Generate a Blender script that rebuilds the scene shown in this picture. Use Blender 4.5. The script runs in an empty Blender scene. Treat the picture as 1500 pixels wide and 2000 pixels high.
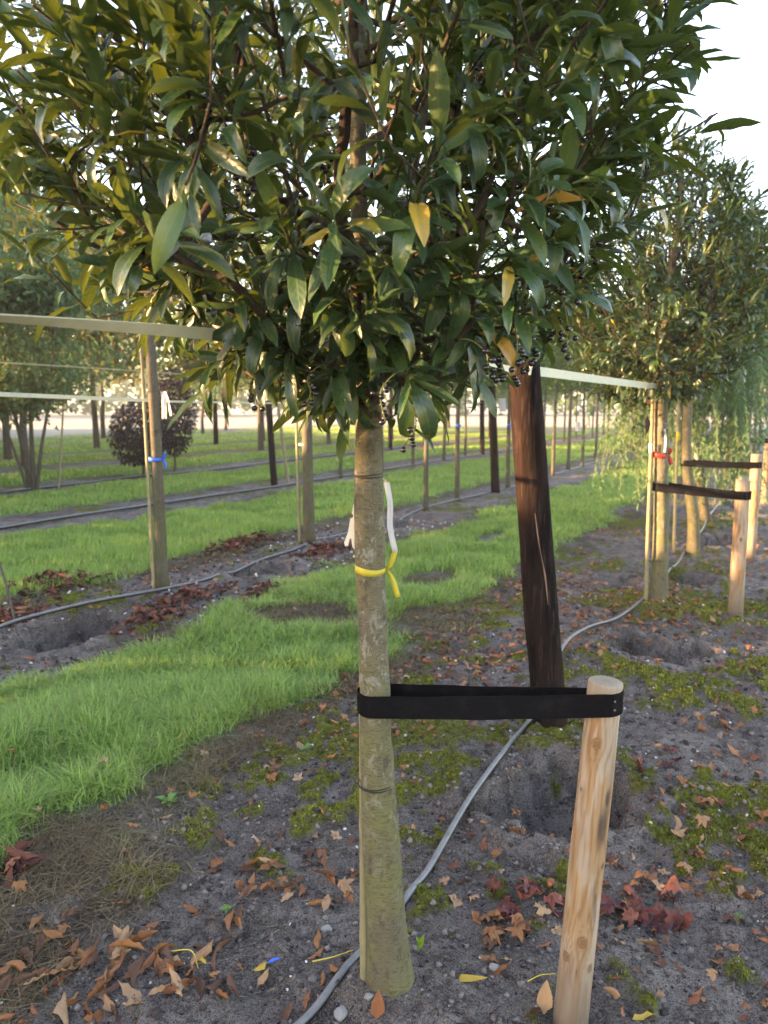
import bpy, math, random
import numpy as np
from mathutils import Vector, Matrix

scene = bpy.context.scene
COL = scene.collection
R = math.radians
rng = np.random.default_rng(7)
random.seed(7)

# ------------------------------------------------------------------ camera, sky, sun, exposure
cam_data = bpy.data.cameras.new('camera')
cam = bpy.data.objects.new('camera', cam_data)
COL.objects.link(cam)
cam.location = (0, 0, 1.5)
cam.rotation_euler = (R(90 - 7.97), 0, 0)
cam_data.sensor_fit = 'HORIZONTAL'
cam_data.sensor_width = 36
cam_data.lens = 36
cam_data.clip_start = 0.02
cam_data.clip_end = 3000
cam_data.dof.use_dof = True
cam_data.dof.focus_distance = 1.95
cam_data.dof.aperture_fstop = 6.5
scene.camera = cam

SUN_AZ, SUN_EL = -97.0, 8.5            # degrees from +Y (towards +X positive), elevation
to_sun = Vector((math.sin(R(SUN_AZ)) * math.cos(R(SUN_EL)), math.cos(R(SUN_AZ)) * math.cos(R(SUN_EL)), math.sin(R(SUN_EL))))
world = bpy.data.worlds.new('World')
scene.world = world
world.use_nodes = True
wn = world.node_tree
bg = wn.nodes['Background']
sky = wn.nodes.new('ShaderNodeTexSky')
sky.sky_type = 'NISHITA'
sky.sun_disc = False
sky.sun_elevation = R(SUN_EL)
sky.sun_rotation = R(SUN_AZ)
sky.air_density = 1.0
sky.dust_density = 1.0
sky.ozone_density = 1.0
wn.links.new(sky.outputs['Color'], bg.inputs['Color'])
bg.inputs['Strength'].default_value = 0.15

sun_data = bpy.data.lights.new('sun', 'SUN')
sun = bpy.data.objects.new('sun', sun_data)
COL.objects.link(sun)
sun.location = (-30, -4, 12)
sun_data.energy = 4.0
sun_data.angle = R(0.5)
sun_data.color = (1.0, 0.68, 0.34)
sun.rotation_euler = (-to_sun).to_track_quat('-Z', 'Y').to_euler()

vs = scene.view_settings
vs.view_transform = 'Standard'
vs.look = 'None'
vs.gamma = 1
vs.use_curve_mapping = False
vs.exposure = 3.35
vs.use_white_balance = True            # the camera's shade white balance
vs.white_balance_temperature = 7400
vs.white_balance_tint = 27
scene.cycles.max_bounces = 8
scene.cycles.diffuse_bounces = 3
scene.cycles.transmission_bounces = 4
scene.cycles.volume_bounces = 0
scene.cycles.transparent_max_bounces = 8

# ------------------------------------------------------------------ helpers
A = R(27.842)
SA, CA = math.sin(A), math.cos(A)


def W(u, v):                    # row coordinates -> world: u runs along the rows, v to the right of them
    return u * SA + v * CA, u * CA - v * SA


def UV(x, y):
    return x * SA + y * CA, x * CA - y * SA


def tag(o, label=None, cat=None, group=None, kind=None):
    if label: o['label'] = label
    if cat: o['category'] = cat
    if group: o['group'] = group
    if kind: o['kind'] = kind
    return o


def link(name, data, parent=None, loc=(0, 0, 0), rot=None):
    o = bpy.data.objects.new(name, data)
    COL.objects.link(o)
    o.parent = parent
    o.location = loc
    if rot is not None: o.rotation_euler = rot
    return o


def empty(name, loc):
    o = link(name, None, None, loc)
    o.empty_display_size = 0.1
    return o


def mesh(name, verts, faces, mat=None, attrs=None, smooth=True, uvs=None):
    """verts (n,3); faces: list of int arrays (k,m) with m corners each"""
    me = bpy.data.meshes.new(name)
    verts = np.asarray(verts, dtype=np.float32)
    faces = [np.asarray(f, dtype=np.int32) for f in faces if len(f)]
    me.vertices.add(len(verts))
    me.vertices.foreach_set('co', verts.ravel())
    nl = sum(f.size for f in faces)
    npoly = sum(len(f) for f in faces)
    me.loops.add(nl)
    me.polygons.add(npoly)
    me.loops.foreach_set('vertex_index', np.concatenate([f.ravel() for f in faces]))
    starts = []
    s = 0
    for f in faces:
        m = f.shape[1]
        starts.append(s + np.arange(len(f)) * m)
        s += f.size
    me.polygons.foreach_set('loop_start', np.concatenate(starts).astype(np.int32))
    me.polygons.foreach_set('use_smooth', np.full(npoly, smooth, dtype=bool))
    me.update(calc_edges=True)
    me.validate()
    if attrs:
        for k, a in attrs.items():
            a = np.asarray(a, dtype=np.float32)
            if a.ndim == 1:
                at = me.attributes.new(k, 'FLOAT', 'POINT')
                at.data.foreach_set('value', a)
            else:
                at = me.attributes.new(k, 'FLOAT_COLOR', 'POINT')
                if a.shape[1] == 3: a = np.concatenate([a, np.ones((len(a), 1), np.float32)], 1)
                at.data.foreach_set('color', a.ravel())
    if mat: me.materials.append(mat)
    return me


class MB:
    def __init__(s):
        s.v = []; s.f = {}; s.a = {}; s.n = 0

    def add(s, verts, faces, **attrs):
        verts = np.asarray(verts, dtype=float)
        k = len(verts)
        for f in faces:
            f = np.asarray(f, dtype=int)
            if len(f): s.f.setdefault(f.shape[1], []).append(f + s.n)
        for name, val in attrs.items():
            s.a.setdefault(name, []).append(np.broadcast_to(np.asarray(val, float), (k,) if np.ndim(val) < 2 else (k, np.shape(val)[1])).copy())
        s.v.append(verts); s.n += k
        return s

    def mesh(s, name, mat, smooth=True):
        return mesh(name, np.concatenate(s.v), [np.concatenate(f) for f in s.f.values()], mat,
                    {k: np.concatenate(a) for k, a in s.a.items()}, smooth)


def tube(pts, rad, n=8, cap=True, squash=None):
    """tube along a polyline with a radius per point -> verts, faces"""
    pts = np.asarray(pts, float)
    m = len(pts)
    rad = np.broadcast_to(np.asarray(rad, float), (m,))
    t = np.gradient(pts, axis=0)
    t /= np.linalg.norm(t, axis=1)[:, None] + 1e-9
    ref = np.array([0., 0, 1]) if abs(t[0, 2]) < 0.9 else np.array([1., 0, 0])
    verts = []
    nrm = np.cross(t[0], ref); nrm /= np.linalg.norm(nrm)
    ang = np.arange(n) * 2 * np.pi / n
    for i in range(m):
        nrm = nrm - t[i] * nrm.dot(t[i]); nrm /= np.linalg.norm(nrm) + 1e-9
        b = np.cross(t[i], nrm)
        verts.append(pts[i] + rad[i] * (np.cos(ang)[:, None] * nrm + np.sin(ang)[:, None] * b))
    verts = np.concatenate(verts)
    i, j = np.meshgrid(np.arange(m - 1), np.arange(n), indexing='ij')
    i, j = i.ravel(), j.ravel()
    q = np.stack([i * n + j, i * n + (j + 1) % n, (i + 1) * n + (j + 1) % n, (i + 1) * n + j], 1)
    faces = [q]
    if cap:
        c0, c1 = len(verts), len(verts) + 1
        verts = np.concatenate([verts, pts[:1], pts[-1:]])
        k = np.arange(n)
        faces.append(np.concatenate([np.stack([np.full(n, c0), (k + 1) % n, k], 1),
                                     np.stack([np.full(n, c1), (m - 1) * n + k, (m - 1) * n + (k + 1) % n], 1)]))
    return verts, faces


def smooth_path(ctrl, n=30):
    """Catmull-Rom through control points"""
    c = np.asarray(ctrl, float)
    c = np.concatenate([[2 * c[0] - c[1]], c, [2 * c[-1] - c[-2]]])
    out = []
    segs = len(c) - 3
    for t in np.linspace(0, segs, n):
        i = min(int(t), segs - 1); f = t - i
        p0, p1, p2, p3 = c[i:i + 4]
        out.append(0.5 * (2 * p1 + (p2 - p0) * f + (2 * p0 - 5 * p1 + 4 * p2 - p3) * f * f + (3 * p1 - p0 - 3 * p2 + p3) * f ** 3))
    return np.array(out)


def _hash(ix, iy, seed):
    h = (ix.astype(np.int64) * 374761393 + iy.astype(np.int64) * 668265263 + seed * 1442695041) & 0xffffffff
    h = ((h ^ (h >> 13)) * 1274126177) & 0xffffffff
    return ((h ^ (h >> 16)) & 0xffffff) / float(0xffffff)


def vnoise(x, y, seed=0):
    x = np.asarray(x, float); y = np.asarray(y, float)
    ix, iy = np.floor(x), np.floor(y)
    fx, fy = x - ix, y - iy
    fx = fx * fx * fx * (fx * (fx * 6 - 15) + 10); fy = fy * fy * fy * (fy * (fy * 6 - 15) + 10)
    a, b = _hash(ix, iy, seed), _hash(ix + 1, iy, seed)
    c, d = _hash(ix, iy + 1, seed), _hash(ix + 1, iy + 1, seed)
    return (a + (b - a) * fx) * (1 - fy) + (c + (d - c) * fx) * fy


def fbm(x, y, oct=4, seed=0):
    s = 0; amp = 0.5; tot = 0
    for k in range(oct):
        s = s + amp * vnoise(x * 2 ** k + 13.7 * k, y * 2 ** k - 7.1 * k, seed + k)
        tot += amp; amp *= 0.5
    return s / tot


def sstep(a, b, x):
    t = np.clip((x - a) / (b - a), 0, 1)
    return t * t * (3 - 2 * t)


# ------------------------------------------------------------------ materials
class NT:
    def __init__(s, name):
        s.m = bpy.data.materials.new(name); s.m.use_nodes = True
        s.t = s.m.node_tree; s.b = s.t.nodes['Principled BSDF']; s.out = s.t.nodes['Material Output']

    def n(s, typ, **kw):
        nd = s.t.nodes.new('ShaderNode' + typ)
        for k, v in kw.items():
            if k.startswith('i_'):
                nd.inputs[k[2:].replace('_', ' ')].default_value = v
            else:
                setattr(nd, k, v)
        return nd

    def l(s, a, b): s.t.links.new(a, b)

    def attr(s, name): return s.n('Attribute', attribute_name=name).outputs['Fac']

    def ramp(s, fac, stops, interp='LINEAR'):
        r = s.n('ValToRGB'); cr = r.color_ramp; cr.interpolation = interp
        while len(cr.elements) < len(stops): cr.elements.new(0.5)
        for e, (p, c) in zip(cr.elements, stops):
            e.position = p; e.color = (*c, 1) if len(c) == 3 else c
        s.l(fac, r.inputs['Fac'])
        return r.outputs['Color']

    def mix(s, fac, a, b, mode='MIX'):
        m = s.n('Mix', data_type='RGBA', blend_type=mode)
        for sock, val in ((m.inputs['Factor'], fac), (m.inputs['A'], a), (m.inputs['B'], b)):
            if isinstance(val, (int, float)): sock.default_value = val
            elif isinstance(val, tuple): sock.default_value = (*val, 1) if len(val) == 3 else val
            else: s.l(val, sock)
        # colour sockets of the Mix node are the third pair
        return [o for o in m.outputs if o.type == 'RGBA'][0]

    def math(s, op, a, b=0.0, clamp=False):
        m = s.n('Math', operation=op, use_clamp=clamp)
        for i, val in enumerate((a, b)):
            if isinstance(val, (int, float)): m.inputs[i].default_value = val
            else: s.l(val, m.inputs[i])
        return m.outputs[0]

    def noise(s, scale, detail=4, rough=0.55, vec=None, stretch=None, out='Fac', dist=0.0):
        nz = s.n('TexNoise'); nz.inputs['Scale'].default_value = scale; nz.inputs['Detail'].default_value = detail
        nz.inputs['Roughness'].default_value = rough; nz.inputs['Distortion'].default_value = dist
        v = vec or s.n('TexCoord').outputs['Object']
        if stretch:
            mp = s.n('Mapping'); mp.inputs['Scale'].default_value = stretch
            s.l(v, mp.inputs['Vector']); v = mp.outputs['Vector']
        s.l(v, nz.inputs['Vector'])
        return nz.outputs[out]

    def bump(s, h, strength=0.5, dist=0.01):
        b = s.n('Bump'); b.inputs['Strength'].default_value = strength; b.inputs['Distance'].default_value = dist
        s.l(h, b.inputs['Height']); s.l(b.outputs['Normal'], s.b.inputs['Normal'])
        return b

    def col(s, c):
        if isinstance(c, tuple): s.b.inputs['Base Color'].default_value = (*c, 1)
        else: s.l(c, s.b.inputs['Base Color'])

    def rough(s, r, spec=0.5):
        if isinstance(r, (int, float)): s.b.inputs['Roughness'].default_value = r
        else: s.l(r, s.b.inputs['Roughness'])
        s.b.inputs['Specular IOR Level'].default_value = spec

    def translucent(s, color, fac):
        tr = s.n('BsdfTranslucent')
        if isinstance(color, tuple): tr.inputs['Color'].default_value = (*color, 1)
        else: s.l(color, tr.inputs['Color'])
        mx = s.n('MixShader'); mx.inputs['Fac'].default_value = fac
        s.l(s.b.outputs[0], mx.inputs[1]); s.l(tr.outputs[0], mx.inputs[2]); s.l(mx.outputs[0], s.out.inputs['Surface'])


def leaf_mat(name, stops, back, rib, trans, tfac=0.3, rough=0.35, spec=0.5, source='attr', ribw=0.07):
    k = NT(name)
    if source == 'attr': f = k.attr('tint')
    else: f = k.n('ObjectInfo').outputs['Random']
    c = k.ramp(f, stops)
    nz = k.noise(60, 2, vec=k.n('NewGeometry').outputs['Position'])
    c = k.mix(k.math('MULTIPLY', nz, 0.5), c, (0.0, 0.0, 0.0), 'MIX') if False else k.mix(0.35, c, k.mix(nz, c, back), 'MIX')
    if back:
        c = k.mix(k.math('MULTIPLY', k.n('NewGeometry').outputs['Backfacing'], 0.75), c, back)
    if rib:
        ax = k.math('ABSOLUTE', k.attr('lx'))
        m = k.math('SUBTRACT', 1.0, k.math('DIVIDE', ax, ribw, clamp=True), clamp=True)
        c = k.mix(k.math('MULTIPLY', m, 0.8), c, rib)
    if rib:
        po = k.n('NewGeometry').outputs['Position']
        spot = k.ramp(k.noise(95, 3, 0.6, po), [(0.66, (0,) * 3), (0.72, (0.6,) * 3)])
        c = k.mix(spot, c, (0.10, 0.07, 0.02))
        vein = k.math('SINE', k.math('MULTIPLY', k.math('SUBTRACT', k.attr('ly'), k.math('MULTIPLY', ax, 0.16)), 56.0))
        vm = k.ramp(vein, [(0.80, (0,) * 3), (0.99, (0.10,) * 3)])
        c = k.mix(vm, c, rib)
        k.bump(k.math('ADD', k.math('MULTIPLY', k.noise(220, 3, 0.6, po), 0.6), k.math('MULTIPLY', vein, -0.10)), 0.35, 0.002)
        rim = k.ramp(ax, [(0.86, (0,) * 3), (0.98, (0.5,) * 3)])
        c = k.mix(rim, c, rib)
    k.col(c)
    k.rough(rough if not rib else k.ramp(k.noise(25, 3, 0.6, k.n('NewGeometry').outputs['Position']), [(0.4, (0.24,) * 3), (0.6, (0.46,) * 3)]), spec)
    if tfac:
        tc = k.mix(0.6, c, trans)
        k.translucent(tc, tfac)
    return k.m


LAUREL = [(0.0, (0.0075, 0.026, 0.014)), (0.4, (0.0135, 0.042, 0.019)), (0.8, (0.032, 0.078, 0.027)), (0.955, (0.075, 0.13, 0.03)), (0.975, (0.30, 0.22, 0.03)), (1.0, (0.48, 0.2, 0.02))]
M_laurel = leaf_mat('laurel_leaves', LAUREL, (0.05, 0.085, 0.028), (0.10, 0.16, 0.04), (0.23, 0.29, 0.018), 0.16, 0.30, 0.5)
M_laurel1 = leaf_mat('laurel_leaf', LAUREL, (0.05, 0.085, 0.028), (0.10, 0.16, 0.04), (0.23, 0.29, 0.018), 0.16, 0.30, 0.5, 'obj')


def simple_leaf(name, a, b, c, trans, tfac=0.35):
    return leaf_mat(name, [(0.0, a), (0.6, b), (1.0, c)], tuple(0.5 * x + 0.03 for x in c), None, trans, tfac, 0.5, 0.3)


M_autumn = simple_leaf('oak_foliage', (0.035, 0.065, 0.015), (0.07, 0.10, 0.02), (0.16, 0.13, 0.03), (0.28, 0.28, 0.03))
M_lime = simple_leaf('lime_foliage', (0.035, 0.085, 0.018), (0.06, 0.125, 0.025), (0.11, 0.16, 0.03), (0.18, 0.28, 0.03))
M_dark = simple_leaf('dark_green_foliage', (0.04, 0.10, 0.036), (0.075, 0.155, 0.05), (0.13, 0.21, 0.065), (0.12, 0.24, 0.04))
M_purple = simple_leaf('purple_foliage', (0.009, 0.007, 0.008), (0.016, 0.011, 0.011), (0.03, 0.022, 0.02), (0.08, 0.03, 0.02), 0.2)
M_willow = simple_leaf('willow_foliage', (0.07, 0.16, 0.07), (0.10, 0.22, 0.09), (0.15, 0.27, 0.12), (0.15, 0.32, 0.11), 0.4)
M_block = simple_leaf('block_shrub_foliage', (0.02, 0.05, 0.015), (0.035, 0.08, 0.02), (0.07, 0.1, 0.03), (0.1, 0.18, 0.03), 0.15)  # foliage of the unseen shrubs added to block the sun


def bark(name, c1, c2, fleck, scale=1.0, green=None, flk=0.62):
    k = NT(name)
    o = k.n('TexCoord').outputs['Object']
    a = k.noise(14 * scale, 6, 0.65, o, (1, 1, 0.45))
    c = k.mix(a, c1, c2)
    fine = k.noise(130 * scale, 5, 0.7, o, (1, 1, 0.35))
    c = k.mix(k.math('MULTIPLY', fine, 0.75), c, tuple(x * 0.35 for x in c1))
    if green:
        sep = k.n('SeparateXYZ'); k.l(o, sep.inputs[0])
        gm = k.math('MULTIPLY', k.ramp(sep.outputs['Z'], [(0.0, (0.9,) * 3), (0.55, (0.85,) * 3), (0.95, (0.45,) * 3), (1.0, (0.3,) * 3)]), k.ramp(k.noise(7, 4, 0.6, o), [(0.4, (0.2,) * 3), (0.6, (1,) * 3)]))
        c = k.mix(gm, c, k.mix(fine, tuple(x * 0.55 for x in green), green))
    lent = k.noise(60 * scale, 3, 0.6, o, (1, 1, 5.0))            # fine horizontal lenticels
    c = k.mix(k.ramp(lent, [(0.52, (0,) * 3), (0.62, (0.55,) * 3)]), c, tuple(x * 0.3 for x in c1))
    blot = k.noise(34 * scale, 8, 0.78, o, (1, 1, 0.75), 'Fac', 0.6)
    reg = k.ramp(k.noise(9 * scale, 4, 0.65, o), [(flk - 0.08, (0.15,) * 3), (flk + 0.06, (1,) * 3)])
    sz_ = k.n('SeparateXYZ'); k.l(o, sz_.inputs[0])
    reg = k.math('MULTIPLY', reg, k.ramp(sz_.outputs['Z'], [(0.05, (0.1,) * 3), (0.45, (0.45,) * 3), (0.85, (1,) * 3)]))
    sp = k.math('MULTIPLY', k.ramp(blot, [(0.545, (0,) * 3), (0.575, (1,) * 3)]), reg)
    c = k.mix(k.math('MULTIPLY', sp, 0.75), c, k.mix(fine, tuple(x * 0.45 for x in fleck), fleck))
    dk = k.ramp(k.noise(22 * scale, 6, 0.7, o, (1, 1, 0.6)), [(0.36, (0.75,) * 3), (0.46, (0,) * 3)])
    c = k.mix(dk, c, tuple(x * 0.4 for x in c1))
    k.col(c); k.rough(0.85, 0.25)
    k.bump(k.math('ADD', k.math('ADD', k.math('MULTIPLY', fine, 0.6), k.math('MULTIPLY', a, 0.8)), k.math('MULTIPLY', lent, 0.5)), 0.9, 0.005)
    return k.m


M_bark = bark('laurel_bark', (0.125, 0.104, 0.07), (0.20, 0.172, 0.118), (0.33, 0.325, 0.28), 1.0, (0.18, 0.178, 0.066), 0.47)
M_bark2 = bark('young_tree_bark', (0.10, 0.086, 0.062), (0.16, 0.142, 0.105), (0.26, 0.25, 0.21), 0.8, (0.10, 0.10, 0.045))
M_barkd = bark('grey_brown_bark', (0.085, 0.07, 0.05), (0.14, 0.12, 0.09), (0.22, 0.22, 0.18), 0.6)
M_twig = bark('twig_bark', (0.06, 0.042, 0.03), (0.10, 0.072, 0.05), (0.15, 0.13, 0.10), 2.0, None, 0.8)


def tarred():
    k = NT('tarred_wood')
    o = k.n('TexCoord').outputs['Object']
    a = k.noise(9, 6, 0.65, o, (1, 1, 0.12))
    b = k.noise(60, 5, 0.7, o, (1, 1, 0.10))
    c = k.ramp(a, [(0.40, (0.005, 0.004, 0.004)), (0.50, (0.014, 0.009, 0.008)), (0.62, (0.024, 0.013, 0.010))])
    c = k.mix(k.ramp(b, [(0.54, (0,) * 3), (0.62, (0.6,) * 3)]), c, (0.045, 0.03, 0.025))
    k.col(c); k.rough(0.85, 0.06)
    k.bump(k.math('ADD', b, k.math('MULTIPLY', a, 1.5)), 0.9, 0.01)
    return k.m


M_tar = tarred()


def stake_mat():
    k = NT('peeled_pine')
    c = k.n('Attribute', attribute_name='wood').outputs['Color']
    o = k.n('TexCoord').outputs['Object']
    f = k.noise(300, 4, 0.6, o, (1, 1, 0.06))
    c = k.mix(k.math('MULTIPLY', f, 0.3), c, (0.09, 0.055, 0.03))
    k.col(c); k.rough(0.7, 0.3)
    k.bump(k.math('ADD', f, k.noise(40, 3, 0.6, o, (1, 1, 0.2))), 0.4, 0.003)
    return k.m


M_stake = stake_mat()


def plain(name, c, rough=0.6, spec=0.4, var=0.25, scale=30, bump=0.0, trans=None, tfac=0.3):
    k = NT(name)
    nz = k.noise(scale, 4)
    k.col(k.mix(nz, tuple(x * (1 - var) for x in c), tuple(min(1, x * (1 + var)) for x in c)))
    k.rough(rough, spec)
    if bump: k.bump(nz, bump, 0.004)
    if trans: k.translucent(trans, tfac)
    return k.m


def rubber():
    k = NT('black_rubber')
    o = k.n('TexCoord').outputs['Object']
    rib = k.noise(420, 2, 0.5, o, (0.04, 0.04, 1))
    dust = k.ramp(k.noise(26, 6, 0.75, o), [(0.5, (0,) * 3), (0.66, (0.5,) * 3)])
    k.col(k.mix(dust, (0.0042, 0.0042, 0.0055), (0.018, 0.017, 0.016))); k.rough(0.7, 0.05)
    k.bump(rib, 0.5, 0.0015)
    return k.m


M_rubber = rubber()
M_nail = plain('galvanised_nail', (0.12, 0.115, 0.11), 0.5, 0.4)
M_cane = plain('bamboo_cane', (0.22, 0.19, 0.10), 0.6, 0.35, 0.35, 25)
M_wire = plain('dark_wire', (0.015, 0.017, 0.015), 0.5)
M_band = plain('pale_webbing', (0.55, 0.56, 0.44), 0.7, 0.3, 0.18, 35, 0.1, (0.5, 0.5, 0.35), 0.15)
M_white = plain('white_tag', (0.50, 0.51, 0.52), 0.5, 0.3, 0.04, 20, 0, (0.7, 0.7, 0.7), 0.25)
M_ivory = plain('ivory_tag', (0.70, 0.68, 0.58), 0.5, 0.3, 0.06, 20)
M_print = plain('grey_print', (0.25, 0.26, 0.28), 0.6, 0.2)
M_yellow = plain('yellow_ribbon', (0.62, 0.52, 0.06), 0.45, 0.4, 0.12, 60, 0.1, (0.6, 0.55, 0.08), 0.35)
M_red = plain('red_ribbon', (0.50, 0.03, 0.02), 0.45, 0.4, 0.1, 60)
M_blue = plain('blue_plastic', (0.02, 0.12, 0.60), 0.4, 0.5, 0.1, 60)
M_berry = plain('black_berry', (0.010, 0.007, 0.012), 0.22, 0.55, 0.3, 60)
M_stalk = plain('green_stalk', (0.12, 0.13, 0.04), 0.6, 0.3, 0.3, 40)
M_shoot = plain('green_shoot', (0.15, 0.17, 0.04), 0.5, 0.4, 0.3, 40)
M_stone = plain('grey_stone', (0.22, 0.215, 0.2), 0.85, 0.2, 0.35, 70, 0.4)


def hose_mat():
    k = NT('polythene_hose')
    o = k.n('TexCoord').outputs['Object']
    a = k.noise(25, 5, 0.7, o)
    g = k.n('NewGeometry')
    sep = k.n('SeparateXYZ'); k.l(g.outputs['Normal'], sep.inputs[0])
    dust = k.math('MULTIPLY', k.ramp(sep.outputs['Z'], [(0.1, (0,) * 3), (0.75, (1,) * 3)]), k.ramp(a, [(0.25, (0.45,) * 3), (0.65, (1,) * 3)]))
    k.col(k.mix(dust, (0.012, 0.012, 0.013), (0.165, 0.163, 0.158)))
    k.rough(0.45, 0.5)
    return k.m


M_hose = hose_mat()


def tint_mat(name, stops, rough=0.8, spec=0.2, trans=None, tfac=0.3, bump=None, nscale=80, nvar=0.3, randobj=False):
    k = NT(name)
    f = k.n('ObjectInfo').outputs['Random'] if randobj else k.attr('tint')
    c = k.ramp(f, stops)
    nz = k.noise(nscale, 4, 0.6, k.n('NewGeometry').outputs['Position'])
    c = k.mix(k.math('MULTIPLY', nz, nvar * 2), c, k.mix(0.65, c, (0.01, 0.008, 0.006)))
    k.col(c); k.rough(rough, spec)
    if bump: k.bump(nz, bump, 0.003)
    if trans: k.translucent(k.mix(0.5, c, trans), tfac)
    return k.m


GRASS = [(0.0, (0.06, 0.135, 0.024)), (0.35, (0.19, 0.345, 0.065)), (0.8, (0.36, 0.50, 0.13)), (0.93, (0.26, 0.29, 0.09)), (1.0, (0.32, 0.25, 0.12))]
M_grass = tint_mat('grass_blades', GRASS, 0.5, 0.35, (0.40, 0.58, 0.12), 0.42, None, 20, 0.1)
M_dry = tint_mat('dry_grass', [(0, (0.05, 0.034, 0.02)), (0.5, (0.12, 0.085, 0.045)), (0.8, (0.23, 0.17, 0.09)), (1, (0.14, 0.17, 0.05))], 0.8, 0.2, None, 0, None, 40, 0.15)
M_moss = tint_mat('moss', [(0, (0.06, 0.07, 0.012)), (0.45, (0.18, 0.195, 0.024)), (1, (0.35, 0.355, 0.045))], 0.9, 0.1, None, 0, None, 60, 0.2)
M_crumb = tint_mat('soil_crumbs', [(0, (0.035, 0.028, 0.025)), (0.6, (0.13, 0.107, 0.098)), (1, (0.26, 0.22, 0.20))], 0.95, 0.1, None, 0, 0.6, 150, 0.35)
M_pebble = tint_mat('pale_pebbles', [(0, (0.33, 0.29, 0.23)), (0.5, (0.55, 0.52, 0.45)), (1, (0.72, 0.71, 0.68))], 0.7, 0.3, None, 0, 0.2, 60, 0.15)
DEAD = [(0.0, (0.10, 0.04, 0.022)), (0.25, (0.22, 0.075, 0.035)), (0.6, (0.36, 0.13, 0.05)), (0.88, (0.44, 0.21, 0.09)), (1.0, (0.50, 0.30, 0.15))]
DEADV = {'dark brown': [(0, (0.09, 0.042, 0.026)), (1, (0.19, 0.085, 0.045))], 'rust orange': [(0, (0.24, 0.09, 0.035)), (1, (0.40, 0.17, 0.06))], 'pale tan': [(0, (0.36, 0.20, 0.10)), (1, (0.50, 0.31, 0.17))]}
M_deadv = {k_: tint_mat('dead_leaf_' + k_.replace(' ', '_'), v_, 0.62, 0.3, (0.45, 0.18, 0.05), 0.15, 0.4, 90, 0.35, True) for k_, v_ in DEADV.items()}
M_dead = tint_mat('dead_leaf', DEAD, 0.62, 0.3, (0.45, 0.18, 0.05), 0.15, 0.4, 90, 0.35, True)
M_deadmass = tint_mat('dead_leaf_litter', DEAD, 0.65, 0.3, (0.45, 0.18, 0.05), 0.15, 0.3, 90, 0.35)
REDS = [(0.0, (0.05, 0.012, 0.012)), (0.4, (0.11, 0.022, 0.018)), (0.75, (0.2, 0.045, 0.025)), (1.0, (0.3, 0.10, 0.05))]
M_redleaf = tint_mat('red_dead_leaf', REDS, 0.6, 0.3, None, 0, 0.4, 90, 0.35, True)
M_redmass = tint_mat('red_leaf_pile', [(0.0, (0.045, 0.015, 0.012)), (0.4, (0.10, 0.028, 0.02)), (0.75, (0.18, 0.055, 0.03)), (1.0, (0.34, 0.14, 0.07))], 0.7, 0.25, None, 0, 0.3, 90, 0.35)
M_yleaf = tint_mat('yellow_leaf', [(0, (0.52, 0.33, 0.04)), (1, (0.62, 0.44, 0.08))], 0.5, 0.35, (0.6, 0.4, 0.05), 0.2, 0.2, 70, 0.2, True)
M_straw = tint_mat('straw', [(0, (0.10, 0.075, 0.045)), (0.6, (0.21, 0.165, 0.10)), (1, (0.36, 0.31, 0.21))], 0.8, 0.2)


def soil_mat():
    k = NT('nursery_soil')
    p = k.n('NewGeometry').outputs['Position']
    big = k.noise(1.7, 5, 0.6, p)
    mid = k.noise(13, 6, 0.7, p)
    fine = k.noise(120, 6, 0.75, p)
    grit = k.noise(330, 5, 0.7, p)
    c = k.ramp(big, [(0.36, (0.18, 0.147, 0.124)), (0.5, (0.29, 0.242, 0.207)), (0.62, (0.40, 0.342, 0.296))])
    c = k.mix(k.ramp(mid, [(0.41, (0.85,) * 3), (0.52, (0,) * 3)]), c, (0.08, 0.065, 0.055))
    c = k.mix(k.ramp(fine, [(0.53, (0,) * 3), (0.60, (0.8,) * 3)]), c, (0.36, 0.31, 0.285))
    c = k.mix(k.ramp(fine, [(0.39, (0.9,) * 3), (0.48, (0,) * 3)]), c, (0.032, 0.026, 0.023))  # crevice shade put into the soil colour
    c = k.mix(k.ramp(grit, [(0.42, (0.8,) * 3), (0.48, (0,) * 3)]), c, (0.035, 0.028, 0.025))
    c = k.mix(k.ramp(grit, [(0.55, (0,) * 3), (0.60, (0.6,) * 3)]), c, (0.42, 0.37, 0.34))
    # dry thatch
    th = k.ramp(k.noise(70, 5, 0.7, p), [(0.4, (0.05, 0.036, 0.022)), (0.6, (0.15, 0.11, 0.065))])
    c = k.mix(k.math('MULTIPLY', k.attr('dry'), 0.85), c, th)
    ms = k.ramp(k.noise(55, 5, 0.75, p), [(0.38, (0.045, 0.05, 0.014)), (0.5, (0.13, 0.14, 0.02)), (0.62, (0.24, 0.245, 0.035))])
    c = k.mix(k.attr('moss'), c, ms)
    gr = k.ramp(k.noise(9, 6, 0.75, p), [(0.35, (0.06, 0.13, 0.026)), (0.5, (0.13, 0.24, 0.05)), (0.65, (0.2, 0.3, 0.08))])
    c = k.mix(k.attr('grass'), c, gr)
    fd = k.ramp(k.noise(0.15, 5, 0.7, p), [(0.3, (0.28, 0.255, 0.19)), (0.7, (0.36, 0.33, 0.25))])
    c = k.mix(k.attr('field'), c, fd)
    k.col(c); k.rough(0.92, 0.15)
    k.bump(k.math('ADD', k.math('ADD', k.math('MULTIPLY', fine, 0.7), k.math('MULTIPLY', grit, 0.35)), mid), 1.0, 0.045)
    return k.m


M_soil = soil_mat()

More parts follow.
